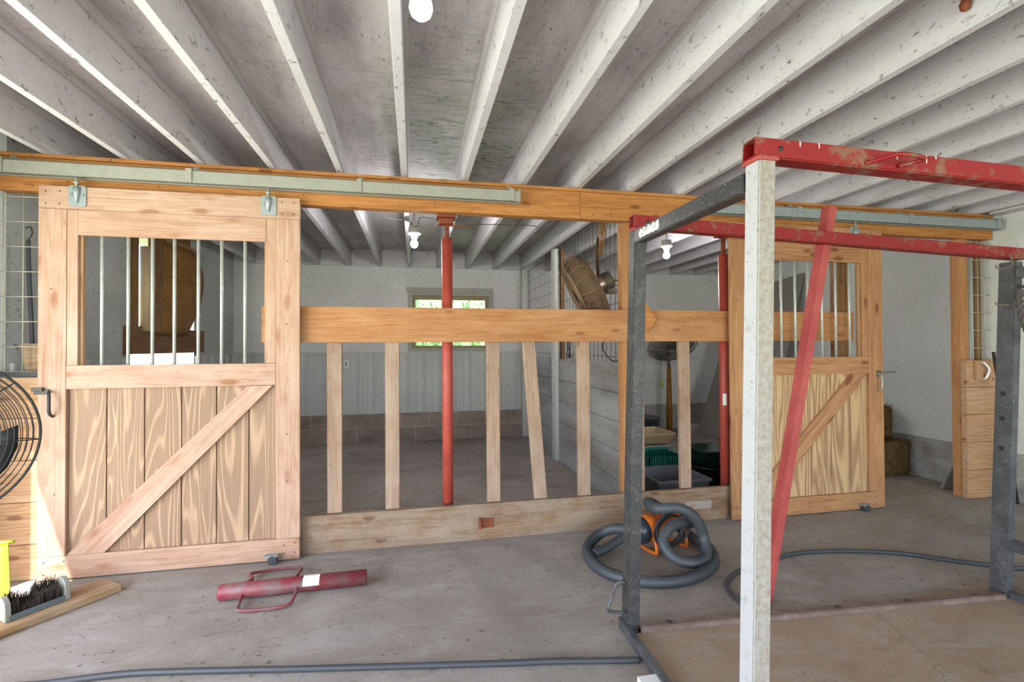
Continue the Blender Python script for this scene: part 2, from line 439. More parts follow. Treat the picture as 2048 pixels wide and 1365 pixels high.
# ribbed steel wainscot of the left stall (one sheet with raised ribs)
def ribbed(name, x0, x1, z0, z1, y, d, along='X'):
    bm = bmesh.new(); pr = []; x = x0; 
    while x < x1:
        for dx, h in ((0, 0), (.010, .020), (.028, .020), (.038, 0), (.08, 0), (.083, .004), (.09, .004), (.093, 0), (.135, 0), (.138, .004), (.145, .004), (.148, 0)):
            if x + dx <= x1: pr.append((x + dx, h))
        x += .229
    pr.append((x1, 0)); vs2 = []
    for a, h in pr:
        for z in (z0, z1):
            co = (a, y - h * d, z) if along == 'X' else (y - h * d, a, z)
            vs2.append(bm.verts.new(co))
    for i in range(0, len(vs2) - 2, 2): bm.faces.new((vs2[i], vs2[i + 2], vs2[i + 3], vs2[i + 1]))
    o = mesh_obj(name, bm, M['tin']); o['kind'] = 'structure'
    mo = o.modifiers.new('t', 'SOLIDIFY'); mo.thickness = .002
    return o
ribbed('trim_1', -2.4, 1.66, .385, 1.262, YB + .01, 1)
ribbed('trim_2', 3.45, 4.69, .385, 1.262, -2.405, -1, 'Y'); ribbed('trim_2', 4.695, 5.935, .385, 1.165, -2.405, -1, 'Y'); ribbed('trim_2', 5.94, 7.10, .385, 1.262, -2.405, -1, 'Y')
slab('trim_3', (-2.4, YB - .035, 0), (1.66, YB + .14, .39), M['blocks'])
slab('trim_4', (-2.6, 3.4, 0), (-2.375, YB, .39), M['blocks'])
slab('trim_5', (1.74, YB - .03, 0), (5.05, YB + .14, .40), M['found'])
slab('trim_6', (5.05, -3.4, 0), (5.3, YB, .398), M['blocksg'])
slab('trim_7', (-2.4, YB - .012, 1.255), (1.66, YB + .02, 1.285), M['tin'])
slab('wall_right', (5.1, -3.4, .395), (5.3, YB, CZ), M['wallr'])
# left wall: hatch opening beside the left stall, wide low opening along the aisle
bm = bmesh.new()
HY0, HY1, HZ0, HZ1 = 4.70, 5.93, 1.17, 2.36
bcube(bm, (-2.6, 3.42, .38), (-2.4, HY0, CZ)); bcube(bm, (-2.6, HY1, .38), (-2.4, YB, CZ))
bcube(bm, (-2.6, HY0, .38), (-2.4, HY1, HZ0)); bcube(bm, (-2.6, HY0, HZ1), (-2.4, HY1, CZ))
bcube(bm, (-2.6, 2.88, 0), (-2.45, 3.42, CZ)); bcube(bm, (-2.6, -1.4, 2.13), (-2.45, 2.88, CZ)); bcube(bm, (-2.6, -3.4, 0), (-2.45, -1.4, CZ))
o = mesh_obj('wall_left', bm, M['walld']); o['kind'] = 'structure'
# wall behind the viewer with the wide barn doorway
bm = bmesh.new()
bcube(bm, (-2.6, -3.5, 0), (-1.9, -3.35, CZ)); bcube(bm, (4.9, -3.5, 0), (5.3, -3.35, CZ)); bcube(bm, (-1.9, -3.5, 2.4), (4.9, -3.35, CZ))
o = mesh_obj('wall_front', bm, M['wallp']); o['kind'] = 'structure'
# window 1
wr = bpy.data.objects.new('window_1', None); link(wr, Matrix.Translation((.54, YB, 1.7))); wr['kind'] = 'structure'
def wbar(nm, lo, hi, mt): return box(nm, lo, hi, M[mt], wr, 'Z' if hi[2] - lo[2] > hi[0] - lo[0] else 'X', .002)
wbar('window_casing', (-.085, YB - .03, 1.285), (WX0, YB + .0, 2.15), 'windowgrey')
wbar('window_casing', (WX1, YB - .03, 1.285), (1.17, YB + .0, 2.15), 'windowgrey')
wbar('window_casing', (WX0, YB - .03, 1.285), (WX1, YB + .0, WZ0), 'windowgrey')
wbar('window_casing', (WX0, YB - .03, WZ1), (WX1, YB, 2.15), 'windowgrey')
wbar('window_header', (-.11, YB - .045, 2.15), (1.165, YB, 2.215), 'windowgrey')
for lo, hi in (((WX0, YB + .03, WZ0), (.022, YB + .08, WZ1)), ((1.055, YB + .03, WZ0), (WX1, YB + .08, WZ1)),
               ((.022, YB + .03, WZ0), (1.055, YB + .08, 1.365)), ((.022, YB + .03, 2.045), (1.055, YB + .08, WZ1))):
    wbar('window_sash', lo, hi, 'windowtan')
wbar('window_sash', (.50, YB + .05, 1.365), (.53, YB + .075, 2.045), 'windowtan')
box('window_glass', (.02, YB + .06, 1.36), (1.06, YB + .064, 2.05), M['glass'], wr, 'X', 0)

# ============================================================ OUTSIDE
o = slab('ground', (-40, -40, -.30), (40, 40, -.15), M['grass'])
def shrub(name, label, c, rx, ry, rz, n, seed, group=None):
    rd = random.Random(seed); t = thing(name, label, 'hedge' if rx > 2 else 'tree', (c[0], c[1], -.15), group)
    bm = bmesh.new()
    for _ in range(n):
        a = rd.uniform(0, 2 * PI); b = rd.uniform(-1, 1); q = math.sqrt(1 - b * b) * rd.uniform(.8, 1.03)
        p = V((c[0] + rx * q * math.cos(a), c[1] + ry * q * math.sin(a), c[2] + rz * b * rd.uniform(.8, 1.02)))
        d = V((rd.gauss(0, 1), rd.gauss(0, 1), rd.gauss(0, 1))).normalized(); e = d.orthogonal().normalized(); s_ = rd.uniform(.05, .11)
        bm.faces.new([bm.verts.new(p + k) for k in (-d * s_, e * s_ * .5, d * s_, -e * s_ * .5)])
    g = bmesh.ops.create_icosphere(bm, subdivisions=3, radius=1)
    for v in g['verts']:
        k = 1 + rd.uniform(-.06, .04); v.co = V((c[0] + v.co.x * rx * .9 * k, c[1] + v.co.y * ry * .9 * k, c[2] + v.co.z * rz * .9 * k))
    mesh_obj('foliage', bm, M['leaf'], Matrix(), t)
    tube('trunk', [(c[0], c[1], -.15), (c[0] + .05, c[1], c[2])], .12, M['bark'], t, 8)
shrub('tree', 'leafy green tree outside the window, on the left of the pane', (-1.6, 14, 2.2), 1.9, 1.6, 2.3, 2600, 1)
shrub('tree', 'leafy green tree outside the window, on the right of the pane', (2.9, 14.6, 2.3), 2.0, 1.6, 2.4, 2600, 2)
shrub('tree', 'broad leafy tree far outside, between the two nearer ones', (.8, 18.6, 2.6), 2.0, 1.6, 2.8, 2200, 3)
# shed far beyond the side hatch
sh = thing('shed', 'pink and white shed outside, seen low through the side hatch', 'shed', (-9, 10, -.15))
box('wall', (-9.8, 13.2, -.15), (-8.0, 15.2, 2.1), M['pinkwall'], sh, 'X', 0)
box('door', (-8.02, 13.7, -.1), (-7.95, 14.5, 1.8), M['white'], sh, 'Z', 0)
prism('roof', [(-1.3, 0), (1.3, 0), (0, .8)], 2.2, M['tin'], Matrix.Translation((-8.9, 14.2, 2.1)) @ Matrix.Rotation(PI / 2, 4, 'X'), sh)

# ============================================================ CEILING JOISTS
names = ['first', 'second', 'third', 'fourth', 'fifth', 'sixth', 'seventh', 'eighth', 'ninth', 'tenth', 'eleventh', 'twelfth']
jx = [-.082 + .4155 * k for k in range(-5, 13)]
for k, x in zip(range(-5, 13), jx):
    if k == 0: lb = 'painted white ceiling joist straight ahead, passing just left of the bare bulb'
    elif k < 0: lb = 'painted white ceiling joist, %s to the left of the one beside the bare bulb' % names[-k - 1]
    else: lb = 'painted white ceiling joist, %s to the right of the one beside the bare bulb' % names[k - 1]
    t = thing('ceiling_joist', lb, 'joist', (x + .02, 2, JZ), 'white ceiling joists')
    bmj = bmesh.new(); lo = (x, -3.35, JZ); hi = (x + .042, YB, CZ)
    box('joist_board', lo, hi, M['joist'], t, 'Y', .003)
    for sgn in (-1, 1):
        x0 = x - .018 if sgn < 0 else x + .042
        box('nailer_strip', (x0, -3.35, CZ - .042), (x0 + .018, YB - .04, CZ), M['nail_strip'], t, 'Y', .002)
for k, x in enumerate(jx[:-1]):
    if x + .04 > 5.0: continue
    b = box('joist_blocking', (x + .046, YB - .04, JZ), (x + .412, YB, CZ), M['joist'], None, 'X', .002)
    tag(b, 'white blocking board closing the gap between two joists on top of the back wall', 'board', 'blocking boards over the back wall')
o = box('wall_plate', (4.955, -3.3, JZ - .02), (5.098, 3.26, JZ - .001), M['joist'], None, 'Y', .002)
tag(o, 'white ledger board along the top of the right wall under the joists', 'board')

# ============================================================ HEADER BEAM, TRACKS
hb = thing('header_beam', 'long orange pine header beam spanning above both sliding doors', 'beam', (1.3, 3.37, 2.28))
box('beam_board', (-2.39, 3.33, 2.285), (1.20, 3.368, 2.482), M['header'], hb)
box('beam_board', (1.202, 3.33, 2.285), (5.08, 3.368, 2.482), M['header'], hb)
box('beam_board', (-2.39, 3.369, 2.285), (5.08, 3.407, 2.482), M['header'], hb)
box('cap_board', (-2.39, 3.318, 2.483), (5.08, 3.42, 2.505), M['header'], hb)
bm = bmesh.new(); rd = random.Random(12)
for i in range(34):
    x = -2.2 + i * .215 + rd.uniform(-.06, .06)
    for z in (2.315, 2.35 if i % 2 else 2.492):
        if rd.random() < .7: btube(bm, [(x, 3.3292 if z < 2.48 else 3.3172, z), (x, 3.34, z)], .0045, 6)
mesh_obj('nail_heads', bm, M['iron'], Matrix(), hb)
def track(x0, x1, brs, label, mt, endcap):
    t = thing('door_track', label, 'track', ((x0 + x1) / 2, 3.27, 2.36))
    # rolled box track with the slot below
    pr = [(-.036, -.040), (-.036, .030), (-.024, .041), (.024, .041), (.036, .030), (.036, -.040), (.020, -.040), (.020, -.034), (.032, -.034), (.032, .027),
          (.022, .037), (-.022, .037), (-.032, .027), (-.032, -.034), (-.020, -.034), (-.020, -.040)]
    wm = Matrix((V((0, 1, 0)), V((0, 0, 1)), V((1, 0, 0)))).transposed().to_4x4(); wm.translation = V(((x0 + x1) / 2, 3.262, 2.396))
    prism('track_channel', pr, x1 - x0, mt, wm, t)
    for bx in brs:
        bm = bmesh.new(); bcube(bm, (bx - .017, 3.218, 2.357), (bx + .017, 3.2255, 2.44), .002); bcube(bm, (bx - .017, 3.2255, 2.435), (bx + .017, 3.33, 2.442), .001)
        bcube(bm, (bx - .017, 3.324, 2.442), (bx + .017, 3.33, 2.49), .001)
        b = mesh_obj('track_bracket', bm, mt, Matrix(), t)
        tube('bolt', [(bx, 3.324, 2.468), (bx, 3.314, 2.468)], .008, M['galv2'], b, 6)
    if endcap is not None:
        box('end_cap', (min(endcap, endcap + .012), 3.222, 2.35), (max(endcap, endcap + .012), 3.302, 2.442), mt, t, 'Z', .002)
track(-2.44, .715, (-2.3, -1.335, -.345, .665), 'galvanised sliding door track above the left door', M['galv'], .715)
track(2.17, 5.045, (2.98, 4.06, 5.0), 'galvanised sliding door track above the right door', M['galv2'], 5.045)

# ============================================================ SLIDING DOORS
def door(dx, label, mt, ply, handle, flip):
    root = thing('sliding_door', label, 'door', (-1.425 + dx, 3.29, 0))
    F = 3.267; B = 3.318; q = lambda a, b: (a[0] + dx, a[1], a[2]) and ((a[0] + dx, a[1], a[2]), (b[0] + dx, b[1], b[2]))
    def bx(nm, a, b, g, mm=None, bev=.003):
        a = (a[0] + dx, a[1], a[2]); b = (b[0] + dx, b[1], b[2]); return box(nm, a, b, mm or mt, root, g, bev)
    bx('top_rail', (-2.136, F, 2.170), (-.714, F + .024, 2.305), 'X')
    bx('stile', (-2.136, F, .142), (-1.995, F + .024, 2.169), 'Z'); bx('stile', (-.857, F, .142), (-.715, F + .024, 2.169), 'Z')
    bx('inner_strip', (-1.994, F + .003, 1.252), (-1.939, F + .024, 2.169), 'Z'); bx('inner_strip', (-.914, F + .003, 1.252), (-.858, F + .024, 2.169), 'Z')
    bx('upper_rail', (-1.938, F + .001, 2.020), (-.915, F + .024, 2.169), 'X')
    bx('middle_rail', (-1.994, F, 1.112), (-.858, F + .024, 1.251), 'X')
    bx('bottom_rail', (-2.136, F, .008), (-.716, F + .024, .141), 'X')
    # rear frame, visible inside the barred opening
    bx('rear_frame', (-1.965, F + .0245, 1.2), (-1.925, B, 2.1), 'Z', M['stub']); bx('rear_frame', (-.93, F + .0245, 1.2), (-.89, B, 2.1), 'Z', M['stub'])
    # grooved plywood panel: boards with narrow joints
    gx = [-2.0, -1.80, -1.60, -1.40, -1.205, -1.02, -.85]
    bm = bmesh.new()
    c = V((-1.425 + dx, F + .034, .62)); wmp = frame((c.x, c.y, 0.1), (c.x, c.y, 1.14), (1, 0, 0)); inv = wmp.inverted()
    for a, b in zip(gx, gx[1:]):
        bcube(bm, (-.52, a - gx[0] - .575 + .003, -.008), (.52, b - gx[0] - .575 - .003, .008), .002)
    bcube(bm, (-.52, -.57, .0085), (.52, .57, .012))
    p = mesh_obj('plywood_panel', bm, ply, wmp, root)
    # brace
    P = [(-1.990, .143), (-1.797, .143), (-.876, 1.110), (-1.021, 1.110)]
    c = V((-1.43, .625)); ang = math.atan2(.967, .95)
    pts = [Matrix.Rotation(-ang, 2) @ (V(a) - c) for a in P]
    wm = frame((c.x + dx - math.cos(ang), F + .012, c.y - math.sin(ang)), (c.x + dx + math.cos(ang), F + .012, c.y + math.sin(ang)), (-math.sin(ang), 0, math.cos(ang)))
    wm.translation = V((c.x + dx, F + .012, c.y))
    prism('diagonal_brace', [tuple(a) for a in pts], .023, mt, wm, root)
    for x in (-1.822, -1.685, -1.556, -1.437, -1.305, -1.174, -1.041):
        if flip: x = x + .016
        tube('bar', [(x + dx, F + .018, 1.235), (x + dx, F + .018, 2.04)], .0095, M['bar'], root, 10)
    for hx in ((-1.938, -.898) if not flip else (-1.94, -.985)):
        hx += dx
        bm = bmesh.new(); pts = [(x, z) for x, z in roundrect(0, 0, .045, .062, .014)]
        wmh = Matrix((V((1, 0, 0)), V((0, 0, 1)), V((0, -1, 0)))).transposed().to_4x4(); wmh.translation = V((hx, F - .004, 2.247))
        h = prism('hanger', pts, .007, M['galv2'], wmh, root)
        bm = bmesh.new()   # raised tapered socket
        btube(bm, [(0, 0, .045), (0, -.001, .012), (0, -.002, -.045)], lambda i: (.019, .017, .006)[i], 10)
        mesh_obj('hanger_socket', bm, M['galv2'], Matrix.Translation((hx, F - .010, 2.252)), h, True)
        tube('hanger_bolt', [(hx, F - .012, 2.30), (hx, F - .012, 2.372)], .007, M['galv'], h, 8)
        tube('hanger_nut', [(hx, F - .012, 2.318), (hx, F - .012, 2.333)], .016, M['galv'], h, 6)
        for sx in (-.03, .03): tube('bolt_head', [(hx + sx, F - .006, 2.255), (hx + sx, F - .014, 2.255)], .007, M['galv'], h, 6)
    # foot roller
    rx = (-.863 if not flip else -.94) + dx
    tube('foot_roller', [(rx - .002, F - .052, .028), (rx - .002, F - .022, .028)], .0275, M['rubber'], root, 20)
    box('roller_bracket', (rx - .05, F - .052, .050), (rx + .03, F + .0, .056), M['galv2'], root, 'X', .001)
    # nail heads
    bm = bmesh.new()
    for nx, nz in ((-2.1, 2.2), (-2.1, 2.27), (-2.03, 2.2), (-2.03, 2.275), (-.82, 2.2), (-.82, 2.275), (-.75, 2.2), (-.75, 2.275), (-2.1, .04), (-2.1, .11), (-2.0, .11),
                   (-.81, .05), (-.81, .1), (-.745, .05), (-.745, .11), (-2.07, 1.7), (-2.05, .5), (-.79, 1.9), (-.79, 1.5), (-.79, .8), (-.79, .5)):
        btube(bm, [(nx + dx, F - .0008, nz), (nx + dx, F + .004, nz)], .0045, 8)
    mesh_obj('nail_heads', bm, M['iron'], Matrix(), root)
    if handle == 'L':
        x = -2.075
        b = box('latch_plate', (-2.15, F - .008, 1.085), (-2.075, F - .0005, 1.115), M['iron'], root, 'X', .002)
        box('latch_tongue', (-2.155, F - .02, 1.105), (-2.10, F - .008, 1.125), M['iron'], b, 'X', .002)
        tube('handle', catm([(-2.075, F - .004, 1.10), (-2.06, F - .03, 1.095), (-2.05, F - .045, 1.06), (-2.05, F - .045, 1.0), (-2.055, F - .028, .97), (-2.058, F - .002, .955)], 5), .008, M['iron'], root, 8)
    else:
        b = box('latch_plate', (3.735, F - .008, 1.085), (3.775, F - .0005, 1.14), M['motor'], root, 'Z', .002)
        tube('latch_bar', [(3.755, F - .02, 1.118), (3.90, F - .02, 1.122)], .006, M['motor'], b, 8)
        tube('handle', catm([(3.745, F, 1.11), (3.745, F - .035, 1.09), (3.745, F - .04, 1.03), (3.745, F - .035, .98), (3.745, F, .965)], 5), .008, M['galv'], root, 8)
    return root
door(0, 'pale pine sliding door with diagonal brace and seven barred window, at left', M['door'], M['ply'], 'L', False)
door(4.521, 'amber pine sliding door with barred window, standing behind the red slanting bar', M['door2'], M['ply2'], 'R', True)

# ============================================================ STALL FRONT
cr = thing('cross_rail', 'wide orange pine board running level across the stall opening at chest height', 'board', (1.3, 3.35, 1.5))
box('rail_board', (-.958, 3.332, 1.382), (3.586, 3.369, 1.618), M['rail'], cr)
o = prism('turn_button', [(-.10, .07), (.0, .144), (.09, 0), (.005, -.10), (-.10, -.07)], .03, M['header'],
      Matrix((V((1, 0, 0)), V((0, 0, 1)), V((0, -1, 0)))).transposed().to_4x4(), None, .003)
o.location = (1.70, 3.316, 1.54); WM[o] = Matrix.Translation((1.7, 3.316, 1.54))
tag(o, 'pointed orange wooden turn button on the cross rail beside the black post', 'wooden latch')
sl = thing('sill_board', 'wide worn pine board lying on edge on the floor between the two sliding doors', 'board', (.87, 3.35, 0))
box('sill_plank', (-.712, 3.332, .001), (2.47, 3.369, .248), M['sill'], sl)
bm = bmesh.new(); bcube(bm, (.455, 3.322, .085), (.54, 3.330, .15), .002); bcube(bm, (.44, 3.305, .08), (.455, 3.330, .155), .002)
mesh_obj('latch_strap', bm, M['rust'], Matrix(), sl)
bm = bmesh.new()
vv = roundrect(0, 0, .12, .03, .018); 
wmw = Matrix((V((1, 0, 0)), V((0, 0, 1)), V((0, -1, 0)))).transposed().to_4x4(); wmw.translation = V((2.13, 3.330, .125))
prism('worn_plate', vv, .004, metal('pinkish_worn_plate', '9b8f86', '9a5a50', .8, 14, .7), wmw, sl)
up = [(-.567, 0, 'at far left, next to the pale door'), (-.192, 0, 'second from the left door'), (.507, 0, 'just right of the red pole'),
      (.753, .107, 'leaning at a slant'), (1.187, 0, 'just left of the partition end post'), (2.008, .01, 'left of right red pole')]
for x, s_, txt in up:
    o = bar('upright_slat', (x + .045 + s_ * 1.62 / 1.13 * .78, 3.389, .001) if s_ > .05 else (x + .047 + s_, 3.389, .001), (x + .045, 3.389, 1.60), .089 if x > 1.9 else .094, .038, M['slat'], None, (1, 0, 0), .004)
    tag(o, 'worn pine upright slat below the cross rail, ' + txt, 'wooden slat', 'upright slats below the cross rail')
ep = thing('partition_end_post', 'pine end post between the two stalls, behind the black steel post', 'post', (1.6, 3.42, 0))
box('post_board', (1.545, 3.371, .001), (1.603, 3.46, 2.283), M['rail'], ep, 'Z'); box('post_board', (1.604, 3.371, .001), (1.715, 3.409, 1.60), M['slat'], ep, 'Z')
box('nail_block', (1.612, 3.412, .001), (1.715, 3.50, 1.19), M['slat'], ep, 'Z')
o = box('jamb_post', (3.475, 3.371, .001), (3.60, 3.45, 2.283), M['board_dark'], None, 'Z', .003)
tag(o, 'brown post behind the barred window of the amber sliding door', 'post')
# red jack posts
def jack(x, top, label, screwtop, sticker):
    t = thing('jack_post', label, 'steel pole', (x, 3.452, 0)); Y = 3.452
    tube('steel_tube', [(x, Y, .006), (x, Y, top)], .0385, M['redpole'], t, 28)
    tube('jack_screw', [(x, Y, top), (x, Y, 2.25)], .017, M['rust'], t, 12)
    box('base_plate', (x - .06, Y - .06, 0), (x + .06, Y + .06, .006), M['redpole'], t, 'X', .001)
    b = box('head_plate', (x - .075, 3.374, 2.262), (x + .06, 3.50, 2.28), M['rust'], t, 'X', .002)
    box('head_block', (x - .06, Y - .04, 2.225), (x + .045, Y + .04, 2.262), M['rust'], t, 'X', .003)
    tube('turning_handle', [(x, Y - .02, 2.215), (x + .17, Y - .05, 2.208)], .006, M['rust'], t, 8)
    if sticker:
        bm = bmesh.new(); R = .0392
        a0 = -PI / 2 - .95; n = 6; g = []
        for i in range(n + 1):
            a = a0 + .75 * i / n; g.append([bm.verts.new((x + R * math.cos(a), Y + R * math.sin(a), z)) for z in (.868, .962)])
        for i in range(n): bm.faces.new((g[i][0], g[i + 1][0], g[i + 1][1], g[i][1]))
        mesh_obj('sticker', bm, M['white'], Matrix(), t)['label'] = 'white paper sticker'
jack(.234, 2.125, 'red steel jack pole standing in the left stall opening', 2.1, False)
jack(2.459, 2.085, 'red steel jack pole with a white sticker, beside the right sliding door', 2.1, True)

# ============================================================ PARTITION BETWEEN STALLS
pt = thing('stall_partition', 'weathered grey plank partition with white posts dividing the two stalls', 'partition', (1.7, 5.3, 0))
zz = [.003, .22, .465, .71, .955, 1.205]
for a, b in zip(zz, zz[1:]):
    box('plank', (1.672, 3.52, a), (1.71, YB - .11, b - .004), M['plankwall'], pt, 'Y', .004)
PW = paint('worn_white_post', 'c8c9c6', '8a8578', .6, .5, (1, 1, .4)); PWm = PW
box('post', (1.625, 5.42, .001), (1.671, 5.56, JZ - .005), PWm, pt, 'Z', .004); box('post', (1.711, 5.42, .001), (1.75, 5.50, JZ - .005), M['board_dark'], pt, 'Z', .003)
box('post', (1.59, 6.99, .001), (1.67, 7.075, JZ - .005), PWm, pt, 'Z', .004)
def wiremesh(name, label, o0, ax, n1, n2, d1, d2, rr, mt, start1=0, start2=0, len1=None, len2=None):
    """grid of welded wires in the plane of ax and Z"""
    t = V(ax); bm = bmesh.new(); L1 = len1; L2 = len2
    k = start1
    while k <= L1: btube(bm, [t * k, t * k + V((0, 0, L2))], rr, 5); k += d1
    k = start2
    while k <= L2: btube(bm, [V((0, 0, k)) + V((0.002 if ax[1] else 0, 0 if ax[1] else -.002, 0)), V((0, 0, k)) + t * L1 + V((0.002 if ax[1] else 0, 0 if ax[1] else -.002, 0))], rr, 5); k += d2
    o = mesh_obj(name, bm, mt, Matrix.Translation(V(o0))); return o
o = wiremesh('wire_mesh_panel', '', (1.691, 3.53, 1.207), (0, 1, 0), 0, 0, .102, .152, .0028, M['wired'], 0, .05, 3.5, 1.30)
tag(o, 'dark welded wire mesh panel standing on top of the plank partition', 'wire mesh')

# ============================================================ HANGING DRUM FAN
def fan_guard(bm, R, depth, rings, ribs, rr, hub=.08):
    """dished wire guard around local Z: front and back faces of concentric rings with radial ribs"""
    prof = lambda q: depth / 2 * math.sqrt(max(0, 1 - (q / R) ** 3))
    for sg in (-1, 1):
        for i in range(rings):
            q = hub + (R - hub) * i / (rings - 1); z = sg * prof(q)
            btube(bm, [(q * math.cos(a), q * math.sin(a), z) for a in [2 * PI * k / 40 for k in range(40)]], rr, 4, True)
        for i in range(ribs):
            a = 2 * PI * i / ribs
            btube(bm, [(q * math.cos(a), q * math.sin(a), sg * prof(q)) for q in [hub + (R - hub) * k / 8 for k in range(9)]], rr * 1.2, 4)
def blades(n, R, hub, tilt, mat, wm, parent):
    bm = bmesh.new()
    for i in range(n):
        a0 = 2 * PI * i / n; rows = []
        for k in range(6):
            q = hub + (R - hub) * k / 5; w_ = .28 + .34 * k / 5
            row = []
            for j in range(4):
                a = a0 + w_ * (j / 3 - .5) * 1.6; z = (j / 3 - .5) * tilt * (1.1 - .4 * k / 5)
                row.append(bm.verts.new((q * math.cos(a), q * math.sin(a), z)))
            rows.append(row)
        for k in range(5):
            for j in range(3): bm.faces.new((rows[k][j], rows[k][j + 1], rows[k + 1][j + 1], rows[k + 1][j]))
    o = mesh_obj('fan_blades', bm, mat, wm, parent, True); mo = o.modifiers.new('t', 'SOLIDIFY'); mo.thickness = .003
    return o
hf = thing('barn_fan', 'dusty brown barn fan hung tilted on the partition mesh with its motor to the right', 'fan', (1.40, 3.78, 1.8))
fn = V((.86, -.20, .44)).normalized(); fc = V((1.40, 3.78, 1.80)); wf = axis(fc, fn)
bm = bmesh.new(); R = .32; th = .15
for i in range(17):      # wires wound round the rim
    z = -th / 2 + th * i / 16; q = R - .05 * abs(2 * i / 16 - 1) ** 2.5
    btube(bm, [(q * math.cos(a), q * math.sin(a), z) for a in [2 * PI * k / 56 for k in range(56)]], .0028, 4, True)
for sg in (-1, 1):
    for i in range(12):
        q = .07 + (R - .05 - .07) * i / 11; btube(bm, [(q * math.cos(a), q * math.sin(a), sg * (th / 2 + .012)) for a in [2 * PI * k / 40 for k in range(40)]], .0024, 4, True)
    for i in range(16):
        a = 2 * PI * i / 16; btube(bm, [(.07 * math.cos(a), .07 * math.sin(a), sg * (th / 2 + .014)), ((R - .05) * math.cos(a), (R - .05) * math.sin(a), sg * (th / 2)), (R * math.cos(a), R * math.sin(a), 0)], .003, 4)
mesh_obj('wire_guard', bm, M['fanwire'], wf, hf)
lathe('inner_ring', [(.283, -.055), (.292, -.03), (.295, .0), (.292, .03), (.283, .055), (.277, .05), (.286, 0), (.277, -.05), (.283, -.055)], M['fandrum'], wf, hf, 48)
blades(4, .26, .05, .08, M['fandrum'], wf, hf)
mp = fc + fn * .165 
mo = lathe('motor', [(0, -.085), (.05, -.085), (.072, -.07), (.075, .06), (.066, .08), (.02, .085), (0, .085)], M['motor'], axis(mp, fn), hf, 28)
lathe('motor_band', [(.0762, -.065), (.0768, -.06), (.0768, -.005), (.0762, 0)], M['silver'], axis(mp, fn), mo, 28)
box('terminal_box', (mp.x + .0, mp.y - .09, mp.z - .095), (mp.x + .085, mp.y - .03, mp.z - .055), M['motor'], mo, 'X', .004)
tube('mount_arm', [fc + fn * .12 + V((0, 0, .06)), fc + fn * .12 + V((-.0, .02, .32)), fc + V((.13, .03, .46))], .014, M['fandrum'], hf, 8)
rd = random.Random(5); bm = bmesh.new()
for i in range(9):
    x = fc.x + .13 + rd.uniform(-.03, .03); y = fc.y + rd.uniform(-.05, .05)
    btube(bm, catm([(x - .02, y, 2.1), (x + rd.uniform(-.04, .05), y + .02, 2.3), (x + rd.uniform(-.02, .03), y, 2.36), (x + rd.uniform(-.01, .03), y, JZ - .02)], 4), .0032, 4)
mesh_obj('hanging_twine', bm, M['ochre'], Matrix(), hf)
o = tube('power_cable', catm([(1.63, 3.76, 1.90), (1.66, 3.70, 1.88), (1.665, 3.62, 1.75), (1.665, 3.60, 1.6), (1.665, 3.60, 1.45), (1.665, 3.61, 1.25), (1.665, 3.68, 1.225)], 8), .005, M['cord'], None, 6)
tag(o, 'thin black cable running from the hung fan motor down to the partition', 'cable')
o = tube('power_cable', catm([(1.66, 3.62, 1.36), (1.65, 3.7, 1.40), (1.65, 3.95, 1.41), (1.65, 4.02, 1.33), (1.65, 3.9, 1.25), (1.65, 3.75, 1.22), (1.65, 3.60, 1.26)], 8), .006, M['cord'], None, 6)
tag(o, 'black looped cord hanging on the partition mesh under the hung fan', 'cable')
bm = bmesh.new(); rd = random.Random(9)
for i in range(5): btube(bm, catm([(1.655, 5.0 + rd.uniform(-.03, .03), 1.5), (1.65, 5.02 + rd.uniform(-.1, .1), 1.35), (1.655, 5.0 + rd.uniform(-.15, .15), 1.22)], 5), .006, 5)
o = mesh_obj('twine_bundle', bm, M['cord'], Matrix()); tag(o, 'bunch of dark strings hanging on the partition mesh behind the slanting slat', 'twine')

# ============================================================ LEFT STALL: side hatch with plywood chute
hc = thing('fan_chute', 'brown plywood and board fan chute framed in the side hatch of the left stall', 'chute', (-2.4, 5.2, 1.2))
box('hatch_post', (-2.40, 4.66, 1.53), (-2.34, 4.72, 2.44), M['board_dark'], hc, 'Z', .003)
box('hatch_post', (-2.34, 4.86, 1.50), (-2.28, 5.06, JZ - .01), M['board_dark'], hc, 'Z', .003)
box('bottom_board', (-2.40, 4.60, 1.30), (-2.33, 6.02, 1.54), M['board_dark'], hc, 'Y', .004)
box('top_board', (-2.34, 5.10, 2.29), (-2.28, 5.80, 2.40), M['old'], hc, 'Y', .004)
box('top_board', (-2.40, 5.05, 2.40), (-2.34, 5.70, JZ - .005), M['board_dark'], hc, 'Y', .004)
# bowed plywood cowl
bm = bmesh.new(); cols = []
prof = [(5.02, .0), (5.02, .16), (5.0, .33), (5.0, .5), (5.0, .66), (5.0, .78)]
for j in range(13):
    z = 1.48 + .865 * j / 12; kk = j / 12
    edge = 5.52 + .40 * math.sin(min(1, kk * 1.45) * PI / 2) - .17 * max(0, kk - .8) / .2
    row = []
    for i in range(9):
        q = i / 8; y = 4.93 + (edge - 4.93) * q; x = -2.395 + .085 + .07 * math.sin(q * PI)
        row.append(bm.verts.new((x, y, z)))
    cols.append(row)
for a, b in zip(cols, cols[1:]):
    for i in range(8): bm.faces.new((a[i], a[i + 1], b[i + 1], b[i]))
o = mesh_obj('plywood_cowl', bm, M['shroud'], Matrix(), hc, True); mo = o.modifiers.new('t', 'SOLIDIFY'); mo.thickness = .012
tube('white_pipe', [(-2.33, 4.80, 1.50), (-2.33, 4.80, 2.25)], .04, M['beige'], hc, 16)

